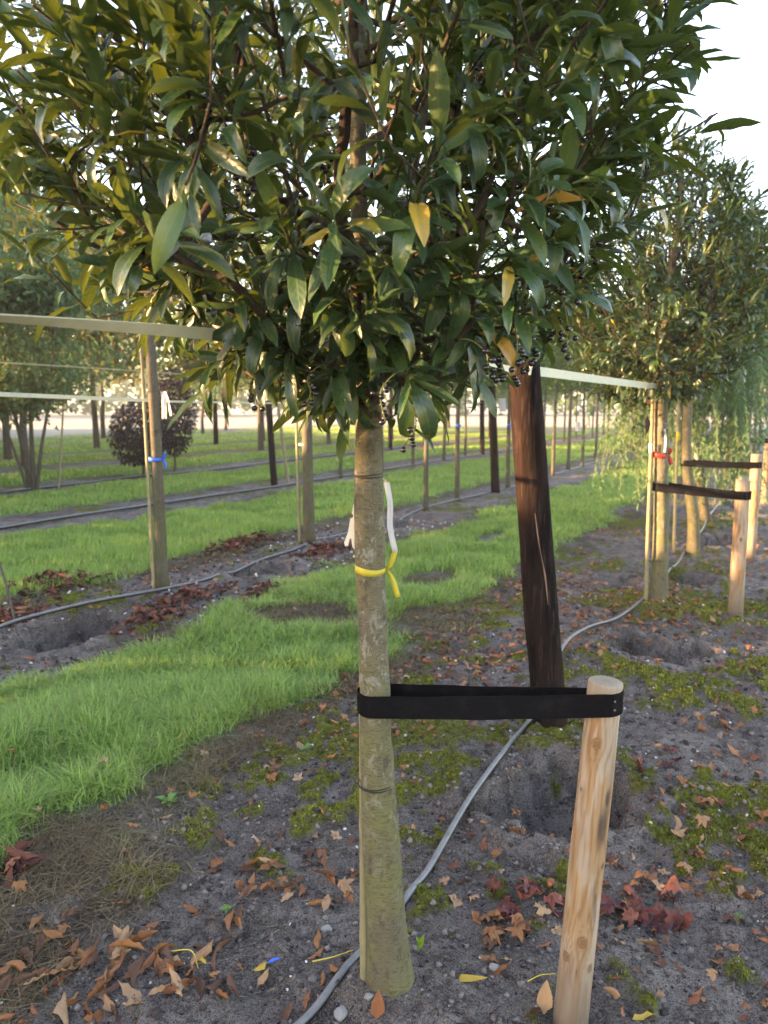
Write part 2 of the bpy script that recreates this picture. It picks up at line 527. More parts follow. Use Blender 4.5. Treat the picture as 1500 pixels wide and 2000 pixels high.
# ------------------------------------------------------------------ ground
PITS = [(2.78, -0.70, 0.36, 0.30, 0.19), (4.80, -0.62, 0.36, 0.30, 0.22), (6.62, -1.25, 0.28, 0.24, 0.12), (6.85, -0.68, 0.36, 0.24, 0.13),
        (9.0, -0.68, 0.42, 0.32, 0.18), (3.40, -4.12, 0.42, 0.34, 0.26), (5.65, -4.22, 0.40, 0.28, 0.20), (8.5, -4.35, 0.4, 0.3, 0.18),
        (12.6, -0.6, 0.4, 0.3, 0.15)]
MOUNDS = [(1.60, -0.82, 0.15, 0.035), (5.91, -0.80, 0.25, 0.03), (4.35, -0.95, 0.35, 0.06), (8.14, -0.79, 0.3, 0.04), (4.5, -4.4, 0.3, 0.03), (6.74, -4.46, 0.3, 0.04)]
STRIPS = [(-3.55, -2.12), (-7.45, -5.2), (-11.1, -9.25), (-14.8, -12.9), (-18.5, -16.7), (-22.2, -20.3), (-26, -24), (-29.7, -27.8), (1.6, 3.2), (5.3, 6.9), (9.0, 10.6)]


def grass_mask(u, v):
    w = (fbm(u * 0.9, v * 0.9, 3, 11) - 0.5) * 0.7 + (fbm(u * 5, v * 5, 3, 12) - 0.5) * 0.5
    m = np.zeros_like(u, dtype=float)
    for a, b in STRIPS:
        m = np.maximum(m, sstep(a - 0.12, a + 0.12, v + w) * (1 - sstep(b - 0.12, b + 0.12, v + w * 0.6)))
    # bare wheel track patches in the alleys
    patch = 0.6 * sstep(0.70, 0.80, fbm(u * 0.8 + 5, v * 1.1 + 3, 3, 14))
    for (pu, pv, ru, rv) in ((4.45, -2.95, 0.42, 0.62), (4.75, -2.2, 0.5, 0.3), (5.85, -2.66, 0.5, 0.22), (8.0, -2.9, 0.7, 0.12)):
        patch = np.maximum(patch, 1 - sstep(0.6, 1.1, np.hypot((u - pu) / ru, (v - pv) / rv) + (fbm(u * 4, v * 4, 3, 15) - 0.5) * 0.8))
    return m * (1 - 0.9 * patch * (np.abs(v) < 40))


def pit_depth(u, v):
    z = np.zeros_like(u, dtype=float)
    wob = (fbm(u * 3.2, v * 3.2, 4, 21) - 0.5) * 0.9 + (fbm(u * 14, v * 14, 3, 22) - 0.5) * 0.45
    for pu, pv, ru, rv, d in PITS:
        r = np.hypot((u - pu) / ru, (v - pv) / rv) + wob
        z -= d * (1 - sstep(0.55, 0.95, r)) * (0.75 + 0.5 * fbm(u * 9, v * 9, 3, 23))
        z += 0.03 * np.exp(-((r - 1.12) / 0.22) ** 2)
    return z


def ground_uv(u, v):
    near = np.exp(-np.maximum(0, np.hypot(u - 3, v + 2) - 14) / 12)
    g = grass_mask(u, v)
    z = 0.07 * (fbm(u * 0.8, v * 0.8, 3, 1) - 0.5) * near
    z += 0.045 * (fbm(u * 3.1, v * 3.1, 3, 2) - 0.5) * near
    s = (1 - g) * near
    z += 0.036 * (fbm(u * 12, v * 12, 3, 3) - 0.5) * s
    z += 0.017 * (fbm(u * 34, v * 34, 2, 4) - 0.5) * s
    z += 0.02 * g * near
    z += pit_depth(u, v)
    for mu, mv, r, h in MOUNDS:
        z += h * np.exp(-((u - mu) ** 2 + (v - mv) ** 2) / (r * r))
    z += 0.035 * moss_mask(u, v) * fbm(u * 16, v * 16, 2, 6) * near
    return z


def moss_mask(u, v):
    n = fbm(u * 1.7, v * 1.7, 3, 31) * 0.5 + fbm(u * 9, v * 9, 4, 32) * 0.5
    bias = 0.07 * np.exp(-((v + 0.9) / 0.8) ** 2) * sstep(1.7, 2.6, u)
    for pu, pv, ru, rv, d in PITS:        # moss grows over the old spoil beside the holes
        bias = bias + 0.09 * np.exp(-(((u - pu - 0.15) / (ru * 1.5)) ** 2 + ((v - pv - 0.1) / (rv * 1.5)) ** 2)) - 0.4 * np.exp(-(((u - pu) / (ru * 1.05)) ** 2 + ((v - pv) / (rv * 1.05)) ** 2) ** 2)
    bias = bias + 0.13 * np.exp(-((u - 2.0) ** 2 / 0.10 + (v + 0.72) ** 2 / 0.03))
    bias = bias + 0.10 * np.exp(-((u - 3.3) ** 2 / 0.2 + (v + 0.9) ** 2 / 0.05))
    m = sstep(0.575, 0.63, n + bias)
    return m * (1 - grass_mask(u, v))


def dry_mask(u, v):
    m = np.zeros_like(u, dtype=float)
    w = (fbm(u * 1.3, v * 1.3, 3, 41) - 0.5) * 0.5
    for a, b in STRIPS:
        m = np.maximum(m, np.exp(-((v + w - b - 0.12) / 0.22) ** 2))
        m = np.maximum(m, np.exp(-((v + w - a + 0.05) / 0.16) ** 2) * 0.7)
    for (pu, pv, ru, rv) in ((4.45, -2.95, 0.6, 0.75), (4.75, -2.2, 0.6, 0.4), (5.85, -2.66, 0.6, 0.26), (0.95, -1.75, 0.5, 0.22)):
        m = np.maximum(m, 1 - sstep(0.5, 1.1, np.hypot((u - pu) / ru, (v - pv) / rv)))
    return np.clip(m * (0.3 + 1.25 * sstep(0.3, 0.7, fbm(u * 6, v * 6, 3, 42))), 0, 1)


def gz(u, v):
    return ground_uv(np.atleast_1d(np.asarray(u, float)), np.atleast_1d(np.asarray(v, float)))


def G(u, v, dz=0.0):
    x, y = W(u, v)
    return np.array([x, y, float(gz(u, v)[0]) + dz])


def axis(lo, hi, fine):
    """fine: list of (start, end, step) ascending; grows geometrically beyond"""
    a = [fine[0][0]]
    for s, e, st in fine:
        a += list(np.arange(s + st, e + 1e-6, st))
    st = fine[-1][2]
    while a[-1] < hi:
        st *= 1.12; a.append(a[-1] + st)
    st = fine[0][2]; b = []
    x = a[0]
    while x > lo:
        st *= 1.12; x -= st; b.append(x)
    return np.array(b[::-1] + a)


ua = axis(-650, 750, [(0.4, 0.9, 0.05), (0.9, 3.6, 0.0145), (3.6, 6.2, 0.028), (6.2, 14, 0.08)])
va = axis(-750, 650, [(-9, -5.6, 0.11), (-5.6, -3.4, 0.045), (-3.4, -2.4, 0.04), (-2.4, 0.25, 0.0145), (0.25, 1.2, 0.06)])
UU, VV = np.meshgrid(ua, va, indexing='ij')
ZZ = ground_uv(UU.ravel(), VV.ravel())
XX, YY = W(UU.ravel(), VV.ravel())
nu, nv = len(ua), len(va)
ii, jj = np.meshgrid(np.arange(nu - 1), np.arange(nv - 1), indexing='ij')
ii, jj = ii.ravel(), jj.ravel()
quads = np.stack([ii * nv + jj, (ii + 1) * nv + jj, (ii + 1) * nv + jj + 1, ii * nv + jj + 1], 1)[:, ::-1]
fu, fv = UU.ravel(), VV.ravel()
field = np.maximum(sstep(50, 54, fu + (fbm(fu * .1, fv * .1, 2, 50) - .5) * 3), np.maximum(sstep(31, 33, -fv), sstep(12, 13, fv)))
ground = link('ground', mesh('ground', np.stack([XX, YY, ZZ], 1), [quads], M_soil,
              {'grass': grass_mask(fu, fv) * (1 - field), 'moss': moss_mask(fu, fv), 'dry': dry_mask(fu, fv), 'field': field}))
tag(ground, 'bare dark nursery soil in rows between mown grass alleys', 'ground', kind='structure')


ZG = ZZ.reshape(nu, nv)
GG = grass_mask(fu, fv).reshape(nu, nv)


def lookup(grid, u, v):
    u = np.atleast_1d(np.asarray(u, float)); v = np.atleast_1d(np.asarray(v, float))
    i = np.clip(np.searchsorted(ua, u) - 1, 0, nu - 2); j = np.clip(np.searchsorted(va, v) - 1, 0, nv - 2)
    a = np.clip((u - ua[i]) / (ua[i + 1] - ua[i]), 0, 1); b = np.clip((v - va[j]) / (va[j + 1] - va[j]), 0, 1)
    return (grid[i, j] * (1 - a) + grid[i + 1, j] * a) * (1 - b) + (grid[i, j + 1] * (1 - a) + grid[i + 1, j + 1] * a) * b


def gz(u, v):
    return lookup(ZG, u, v)


# ------------------------------------------------------------------ leaf shapes
def leaf_shape(L, Wd, curve, fold, twist=0.0, wave=0.0, rows=7, cols=4, tip=0.9, seed=0, cup=0.0, bendx=0.0, pw=0.85):
    """lanceolate leaf along +Y, upper side +Z; returns verts, faces, lx"""
    rr = np.random.default_rng(seed)
    t = np.linspace(0, 1, rows + 1)
    th = -curve * t ** 1.4
    y = np.concatenate([[0], np.cumsum(np.cos(th[:-1] + np.diff(th) / 2))]) * L / rows
    z = np.concatenate([[0], np.cumsum(np.sin(th[:-1] + np.diff(th) / 2))]) * L / rows
    w = Wd * 0.5 * np.sin(np.pi * np.clip(t, 0, 1) ** tip) ** pw
    w[0] = Wd * 0.05; w[1] = max(w[1] * 0.55, Wd * 0.07); w[-1] = Wd * 0.015
    xs = np.linspace(-1, 1, cols + 1)
    V = []; LX = []
    for i in range(rows + 1):
        ph = rr.uniform(0, 6.28)
        for x in xs:
            dx = x * w[i]
            dz = fold * abs(dx) - cup * dx * dx / max(Wd, 1e-6)
            dz += wave * math.sin(6 * t[i] * 3 + (1.3 if x > 0 else 0) + seed) * abs(x) * (1 if i < rows else 0)
            tw = twist * t[i]
            nx, nz = dx * math.cos(tw) - dz * math.sin(tw), dx * math.sin(tw) + dz * math.cos(tw)
            # offset along the local normal of the arc
            V.append((nx + bendx * t[i] ** 2 * L, y[i] - nz * math.sin(th[i]), z[i] + nz * math.cos(th[i])))
            LX.append(x)
    c = cols + 1
    i, j = np.meshgrid(np.arange(rows), np.arange(cols), indexing='ij')
    i, j = i.ravel(), j.ravel()
    q = np.stack([i * c + j, i * c + j + 1, (i + 1) * c + j + 1, (i + 1) * c + j], 1)
    return np.array(V), q, np.array(LX)


def scatter(base, P, M, tint, name, mat, extra=None):
    """base=(verts, quads, lx); P (n,3), M (n,3,3) columns = axes -> one mesh"""
    bv, bq, lx = base
    n = len(P)
    V = np.einsum('nij,kj->nki', M, bv) + P[:, None, :]
    F = (bq[None] + (np.arange(n) * len(bv))[:, None, None]).reshape(-1, bq.shape[1])
    return V.reshape(-1, 3), F, np.repeat(tint, len(bv)), np.tile(lx, n)


def frames(y, nrm):
    """matrices with +Y along y and +Z towards nrm"""
    y = y / (np.linalg.norm(y, axis=1)[:, None] + 1e-9)
    z = nrm - y * (nrm * y).sum(1)[:, None]
    z /= np.linalg.norm(z, axis=1)[:, None] + 1e-9
    x = np.cross(y, z)
    return np.stack([x, y, z], 2)


LAUREL_BASES = [leaf_shape(1, 0.205 + 0.016 * (sd % 4), c, f, tw, 0.008 + 0.006 * (sd % 3), 7, 4, tp + 0.33, sd, 0.0, 0.04 * ((sd * 7) % 5 - 2), 0.72) for c, f, tw, tp, sd in
                [(0.3, 0.25, 0.2, 0.85, 1), (0.7, 0.35, -0.3, 0.95, 2), (1.1, 0.2, 0.3, 0.8, 3), (0.1, 0.45, -0.2, 0.9, 4), (1.6, 0.3, 0.6, 0.9, 5), (0.5, 0.1, -0.5, 1.0, 6), (-0.3, 0.3, 0.3, 0.9, 7), (0.9, 0.5, -0.7, 0.85, 8), (0.4, 0.6, 0.1, 1.05, 9), (2.0, 0.25, -0.4, 0.8, 10)]]


LEAF_LY = np.repeat(np.linspace(0, 1, 8), 5)


# ------------------------------------------------------------------ laurel tree
def crown_radius(prof, z, ang):
    """prof: list of (z, r_left, r_right); ang 0 = +X"""
    zs = [p[0] for p in prof]
    rl = np.interp(z, zs, [p[1] for p in prof]); rr_ = np.interp(z, zs, [p[2] for p in prof])
    c = np.cos(ang)
    return 0.5 * (rl + rr_) + 0.5 * (rr_ - rl) * c


def laurel(base, label, group, trunk_pts, trunk_rad, scaff, prof, n_shoots, leaf_len, seed, n_single, clusters, cam_pos, ztop, lpers=(6, 11), extra=(), back_thin=0.0):
    r = np.random.default_rng(seed)
    base = np.asarray(base, float)
    root = empty('laurel_tree', base)
    tag(root, label, 'tree', group)
    tp = smooth_path(trunk_pts, 110)
    trad = np.interp(tp[:, 2], trunk_rad[0], trunk_rad[1])
    tv, tf = tube(tp - base, trad, 28)
    # slight fluting of the trunk
    a = np.arctan2(tv[:, 1], tv[:, 0])
    amp = 0.006 * (fbm(a * 1.3 + 9, tv[:, 2] * 2.5, 3, seed) - 0.5)
    amp = amp + 0.0028 * np.exp(-np.maximum(tv[:, 2], 0) / 0.09) * np.cos(4 * a + 1.2 * np.sin(2 * a + seed))
    for (sa, sz, sr, sh) in ((-1.75, 1.02, 0.02, 0.004), (-0.9, 0.66, 0.016, 0.003), (-2.2, 1.28, 0.018, 0.004), (-1.3, 0.40, 0.02, 0.003), (-0.6, 1.2, 0.015, 0.003)):
        amp = amp + sh * np.exp(-((np.abs(a - sa) * 0.04) ** 2 + (tv[:, 2] - sz) ** 2) / sr ** 2)
    nrm = tv[:, :2] - (tp - base)[np.clip(np.arange(len(tv)) // 28, 0, len(tp) - 1), :2]
    tv[:, :2] += nrm / (np.linalg.norm(nrm, axis=1)[:, None] + 1e-6) * amp[:, None] * 2
    link('trunk', mesh('trunk', tv, tf, M_bark), root)
    # skeleton
    nodes = [p for p in tp if p[2] > base[2] + 1.42]
    parent = [-1] + list(range(len(nodes) - 1))
    chains = []
    load = {}

    def add_chain(par, pts):
        ids = [par]
        for p in pts:
            nodes.append(np.asarray(p)); parent.append(ids[-1]); ids.append(len(nodes) - 1)
        chains.append(ids)
        return ids

    for ctrl in scaff:
        c = np.asarray(ctrl, float)
        k = int(np.argmin([np.linalg.norm(nd - c[0]) for nd in nodes]))
        path = smooth_path(np.concatenate([[nodes[k]], c[1:]]), max(5, int(len(c) * 4)))
        add_chain(k, path[1:] + r.normal(0, 0.004, (len(path) - 1, 3)))
    tips = []
    z0, z1 = prof[0][0], prof[-1][0]
    zmid = np.linspace(z0, z1, 200)
    w = np.array([(crown_radius(prof, z, 0) + crown_radius(prof, z, math.pi)) for z in zmid]) ** 1.35
    w[zmid > ztop] *= 0.35
    w /= w.sum()
    cx = np.interp
    for i in range(n_shoots):
        z = r.choice(zmid, p=w) + r.normal(0, 0.01)
        ang = r.uniform(0, 2 * math.pi)
        if math.sin(ang) > 0.15 and r.uniform() < back_thin: continue
        if back_thin and z > 2.0 and math.cos(ang) < -0.5 and r.uniform() < 0.35: continue
        rad = float(crown_radius(prof, z, ang)) * (0.32 + 0.68 * r.uniform() ** 0.55)
        ctr = tp[-1] if z > tp[-1][2] else tp[int(np.argmin(np.abs(tp[:, 2] - z)))]
        tips.append((rad, np.array([ctr[0] + rad * math.cos(ang), ctr[1] + rad * math.sin(ang), z]), ang))
    tips.sort(key=lambda t: t[0])
    shoots = []
    buf = np.zeros((40000, 3)); done = [0]

    def grow(nd):
        for i in range(done[0], len(nd)): buf[i] = nd[i]
        done[0] = len(nd)
        return buf[:len(nd)]

    jobs = [(p, ang, None) for rad, p, ang in tips] + [(np.asarray(e[0], float), 0.0, e) for e in extra]
    for p, ang, ex in jobs:
        out = np.array([math.cos(ang), math.sin(ang), 0])
        hz = np.interp(p[2], [z0, z0 + 0.35, z0 + 1.2, z1], [-0.15, 0.4, 1.0, 1.5])
        d = out * 0.8 + np.array([0, 0, hz]) + r.normal(0, 0.33, 3)
        d /= np.linalg.norm(d)
        ln = r.uniform(0.10, 0.22) * (leaf_len / 0.12)
        if ex is not None:
            d = np.asarray(ex[1], float); d = d / np.linalg.norm(d); ln = ex[3]
        b = p - d * ln
        N = np.array(nodes) if len(nodes) < 8 else grow(nodes)
        cost = np.linalg.norm(N - b, axis=1) + 0.7 * np.maximum(0, N[:, 2] - b[2] + 0.02) + 0.15 * np.hypot(N[:, 0] - tp[-1][0], N[:, 1] - tp[-1][1])
        k = int(np.argmin(cost))
        q = N[k]
        dist = np.linalg.norm(b - q)
        m = max(1, int(dist / 0.07))
        mid = 0.5 * (q + b) + np.array([0, 0, -0.10 * dist]) + r.normal(0, 0.06 * dist, 3)
        pts = [(1 - t) ** 2 * q + 2 * t * (1 - t) * mid + t * t * b for t in np.linspace(0, 1, m + 1)[1:]]
        sh = [b + d * ln * t + np.array([0, 0, 0.02 * t * t]) for t in (0.34, 0.67, 1.0)]
        ids = add_chain(k, pts + sh)
        shoots.append((b, d, ln, None if ex is None else ex[2]))
    cnt = np.ones(len(nodes)) * 0.0
    for ids in chains: cnt[ids[-1]] += 1
    for i in range(len(nodes) - 1, 0, -1):
        if parent[i] >= 0: cnt[parent[i]] += cnt[i]
    rad_n = 0.0019 * np.maximum(cnt, 1) ** 0.5
    mb = MB(); mb2 = MB()
    for ids in chains:
        pts = np.array([nodes[i] for i in ids]) - base
        rr_ = rad_n[ids].copy()
        rr_[0] = rr_[1]
        if len(ids) > 5 and cnt[ids[-1]] == 1 and cnt[ids[-3]] == 1:
            v, f = tube(pts[-4:], np.maximum(rr_[-4:], 0.0021), 6, False); mb2.add(v, f)
            pts, rr_ = pts[:-3], rr_[:-3]
        v, f = tube(pts, rr_, 6, False)
        mb.add(v, f)
    link('branches', mb.mesh('branches', M_twig), root)
    if mb2.n: tag(link('green_shoots', mb2.mesh('green_shoots', M_shoot), root), kind='stuff')
    # leaves along the shoots
    P, D, Nn, S = [], [], [], []
    for b, d, ln, nex in shoots:
        n = nex or r.integers(lpers[0], lpers[1])
        side = np.cross(d, [0, 0, 1.0]); side /= np.linalg.norm(side) + 1e-9
        up = np.cross(side, d)
        ph = r.uniform(0, 6.28)
        for k in range(n):
            t = (k + r.uniform(0, 0.6)) / n
            ph += 2.4 + r.normal(0, 0.3)
            radial = math.cos(ph) * side + math.sin(ph) * up
            inc = (0.92 - 0.55 * t) + r.normal(0, 0.17)
            l = d * math.cos(inc) + radial * math.sin(inc) + np.array([0, 0, (-0.22 if b[2] < z0 + 0.35 else -0.04) + 0.14 * r.normal()])
            P.append(b + d * ln * (0.05 + 0.95 * t)); D.append(l)
            Nn.append(d * 0.9 + np.array([0, 0, 0.9]) + r.normal(0, 0.25, 3))
            S.append(leaf_len * r.uniform(0.5, 1.25) * (1.0 - 0.25 * t * r.uniform()))
    P, D, Nn, S = np.array(P), np.array(D), np.array(Nn), np.array(S)
    fr = frames(D, Nn)
    wsc = r.uniform(0.75, 1.2, len(P))
    M = fr * S[:, None, None]
    M[:, :, 0] *= wsc[:, None]
    which = r.integers(0, len(LAUREL_BASES), len(P))
    tint = np.clip(r.beta(2, 2.6, len(P)) * 0.93, 0, 0.93)
    tint[r.uniform(size=len(P)) < 0.016] = r.uniform(0.97, 1.0)
    # the leaves that show largest become objects of their own
    rel = P - cam_pos
    depth = rel[:, 1] * math.cos(R(7.97)) - rel[:, 2] * math.sin(R(7.97))
    px = rel[:, 0] / depth; py = (rel[:, 2] * math.cos(R(7.97)) + rel[:, 1] * math.sin(R(7.97))) / depth
    vis = (depth > 0.2) & (np.abs(px) < 0.5) & (py < 0.66)
    score = np.where(vis, S / depth, -1)
    order = np.argsort(-score)
    single = order[:n_single]
    rest = np.setdiff1d(np.arange(len(P)), single)
    mb = MB()
    for w_ in range(len(LAUREL_BASES)):
        s = rest[which[rest] == w_]
        v, f, tn, lx = scatter(LAUREL_BASES[w_], P[s] - base, M[s], tint[s], '', None)
        mb.add(v, [f], tint=tn, lx=lx, ly=np.tile(LEAF_LY, len(s)))
    crown = link('crown', mb.mesh('crown', M_laurel), root)
    crown['kind'] = 'stuff'
    for i in single:
        o = link('leaf', LEAF_MESHES[which[i]], crown)
        m4 = np.eye(4); m4[:3, :3] = M[i]; m4[:3, 3] = P[i] - base
        o.matrix_local = Matrix(m4.tolist())
    # berries
    for (cx_, cy_, cz_, nb, ln, hang) in clusters:
        p = np.array([cx_, cy_, cz_])
        N = np.array(nodes)
        k = int(np.argmin(np.linalg.norm(N - p, axis=1)))
        st = N[k]
        path = smooth_path([st, 0.5 * (st + p) + [0, 0, 0.01], p, p + np.array([0.2 * r.normal(), 0.2 * r.normal(), -hang]) * ln * 0.5, p + np.array([0.3 * r.normal(), 0.3 * r.normal(), -hang]) * ln], 12)
        mbs = MB()
        v, f = tube(path - base, 0.0013, 5); mbs.add(v, f)
        bs = []
        for q in range(nb):
            c = path[5 + (q * 7) // nb] if nb > 1 else path[-1]
            off = r.normal(0, 1, 3); off /= np.linalg.norm(off); off[2] = off[2] * 0.5 - 0.3
            bp = c + off * r.uniform(0.010, 0.016)
            v, f = tube(np.array([c, bp]) - base, 0.0008, 4); mbs.add(v, f)
            bs.append(bp)
        cl = link('berry_cluster', mbs.mesh('berry_stalk', M_stalk), root)
        for bp in bs:
            bo = link('berry', BERRY, cl, bp - base, tuple(r.uniform(0, 6, 3)))
            bo.scale = [r.uniform(0.85, 1.12)] * 3
    return root, tp


LEAF_MESHES = [mesh('laurel_leaf', b[0], [b[1]], M_laurel1, {'lx': b[2], 'ly': LEAF_LY}) for b in LAUREL_BASES]


def berry_mesh(rad):
    v = []; f4 = []; f3 = []
    n, m = 10, 7
    for i in range(1, m):
        th = math.pi * i / m
        for j in range(n):
            a = 2 * math.pi * j / n
            v.append((rad * math.sin(th) * math.cos(a), rad * math.sin(th) * math.sin(a), rad * math.cos(th) * 1.06))
    v += [(0, 0, rad * 1.03), (0, 0, -rad * 1.12)]
    for i in range(m - 2):
        for j in range(n):
            f4.append((i * n + j, (i + 1) * n + j, (i + 1) * n + (j + 1) % n, i * n + (j + 1) % n))
    for j in range(n):
        f3.append((len(v) - 2, j, (j + 1) % n)); f3.append((len(v) - 1, (m - 2) * n + (j + 1) % n, (m - 2) * n + j))
    return mesh('berry', v, [f4, f3], M_berry)


BERRY = berry_mesh(0.0058)


def pxw(px, py, Y):
    """world point seen at photograph position (px, py) at depth Y from the viewpoint"""
    p = R(7.97)
    cx, cy = (px - 750) / 1500, -(py - 1000) / 1500
    d = np.array([cx, math.cos(p) + cy * math.sin(p), -math.sin(p) + cy * math.cos(p)])
    return np.array([0, 0, 1.5]) + d * (Y / d[1])


CAM = np.array([0, 0, 1.5])
B1 = G(1.60, -0.82, -0.03)
B1[0], B1[1] = 0.020, 1.80
T1 = [B1, (0.010, 1.80, 0.12), (-0.004, 1.80, 0.35), (-0.018, 1.80, 0.6), (-0.027, 1.80, 0.9), (-0.036, 1.80, 1.25), (-0.038, 1.80, 1.5), (-0.045, 1.80, 1.68), (-0.055, 1.81, 1.9), (-0.06, 1.83, 2.3), (-0.05, 1.84, 2.9), (-0.06, 1.83, 3.5), (-0.05, 1.82, 4.0)]
TR1 = ([-0.1, 0.03, 0.09, 0.2, 0.4, 0.9, 1.45, 1.6, 1.75, 2.3, 4.0], [0.066, 0.061, 0.055, 0.050, 0.045, 0.0365, 0.0315, 0.031, 0.023, 0.019, 0.004])
S1 = [
    [pxw(700, 700, 1.80), pxw(600, 650, 1.76), pxw(500, 600, 1.72), pxw(390, 590, 1.66), pxw(270, 540, 1.58), pxw(130, 475, 1.5)],
    [pxw(720, 710, 1.80), pxw(850, 665, 1.78), pxw(990, 630, 1.72), pxw(1100, 575, 1.68), pxw(1190, 520, 1.64)],
    [pxw(705, 640, 1.81), pxw(620, 560, 1.78), pxw(540, 440, 1.74), pxw(480, 250, 1.70), pxw(440, 0, 1.68), pxw(430, -200, 1.7)],
    [pxw(705, 600, 1.81), pxw(680, 480, 1.70), pxw(665, 380, 1.64), pxw(685, 180, 1.60), pxw(690, 0, 1.60), pxw(690, -200, 1.62)],
    [pxw(712, 560, 1.81), pxw(790, 450, 1.82), pxw(870, 300, 1.80), pxw(886, 120, 1.78), pxw(888, -100, 1.78)],
    [pxw(702, 620, 1.81), pxw(560, 555, 1.85), pxw(400, 490, 1.88), pxw(250, 440, 1.85), pxw(100, 360, 1.8)],
    [pxw(712, 600, 1.81), pxw(850, 500, 1.9), pxw(1000, 380, 1.95), pxw(1130, 250, 2.0), pxw(1220, 80, 2.05)],
    [pxw(712, 520, 1.82), pxw(780, 430, 1.7), pxw(900, 330, 1.5), pxw(1050, 230, 1.4)],
    [pxw(700, 520, 1.82), pxw(600, 430, 1.65), pxw(450, 330, 1.45), pxw(300, 200, 1.35)],
    [pxw(705, 660, 1.80), pxw(690, 720, 1.70), pxw(640, 740, 1.62)],
    [pxw(715, 680, 1.80), pxw(760, 730, 1.68), pxw(800, 745, 1.58)],
]
rS = np.random.default_rng(5)
for k in range(16):
    a = k * 2.4 + 0.3
    z = 1.75 + 0.10 * k
    Lr = 0.75 if z < 2.8 else 0.55
    c0 = np.array([-0.055, 1.82, z])
    S1.append([c0, c0 + np.array([math.cos(a) * 0.25, math.sin(a) * 0.25, 0.16]), c0 + np.array([math.cos(a) * 0.5, math.sin(a) * 0.5, 0.38]), c0 + np.array([math.cos(a) * Lr, math.sin(a) * Lr, 0.75])])
PROF1 = [(1.50, 0.16, 0.16), (1.58, 0.30, 0.34), (1.68, 0.52, 0.50), (1.8, 0.74, 0.58), (1.95, 0.88, 0.62), (2.15, 0.92, 0.70), (2.45, 0.92, 0.78), (3.0, 0.8, 0.72), (3.6, 0.5, 0.45), (4.1, 0.12, 0.12)]
CL1 = [(*pxw(1010, 670, 1.42), 9, 0.06, 1), (*pxw(1110, 640, 1.5), 7, 0.05, 1), (*pxw(950, 690, 1.4), 6, 0.05, 1), (*pxw(1050, 520, 1.45), 9, 0.06, 1), (*pxw(600, 740, 1.45), 6, 0.05, 1), (*pxw(1160, 470, 1.6), 8, 0.06, 1), (*pxw(470, 330, 1.3), 7, 0.05, 1), (*pxw(985, 690, 1.45), 8, 0.05, 1), (*pxw(1040, 670, 1.5), 13, 0.07, 1), (*pxw(1090, 625, 1.6), 6, 0.04, 1), (*pxw(1068, 430, 1.55), 12, 0.07, 1), (*pxw(880, 350, 1.5), 12, 0.07, 1),
       (*pxw(745, 760, 1.4), 8, 0.06, 1), (*pxw(810, 800, 1.42), 7, 0.07, 1), (*pxw(500, 760, 1.5), 5, 0.04, 1), (*pxw(485, 290, 1.35), 9, 0.05, 1), (*pxw(400, 190, 1.5), 9, 0.05, 1), (*pxw(640, 300, 1.6), 7, 0.05, 1), (*pxw(930, 130, 1.6), 6, 0.05, 1), (*pxw(1180, 380, 1.7), 6, 0.05, 1)]
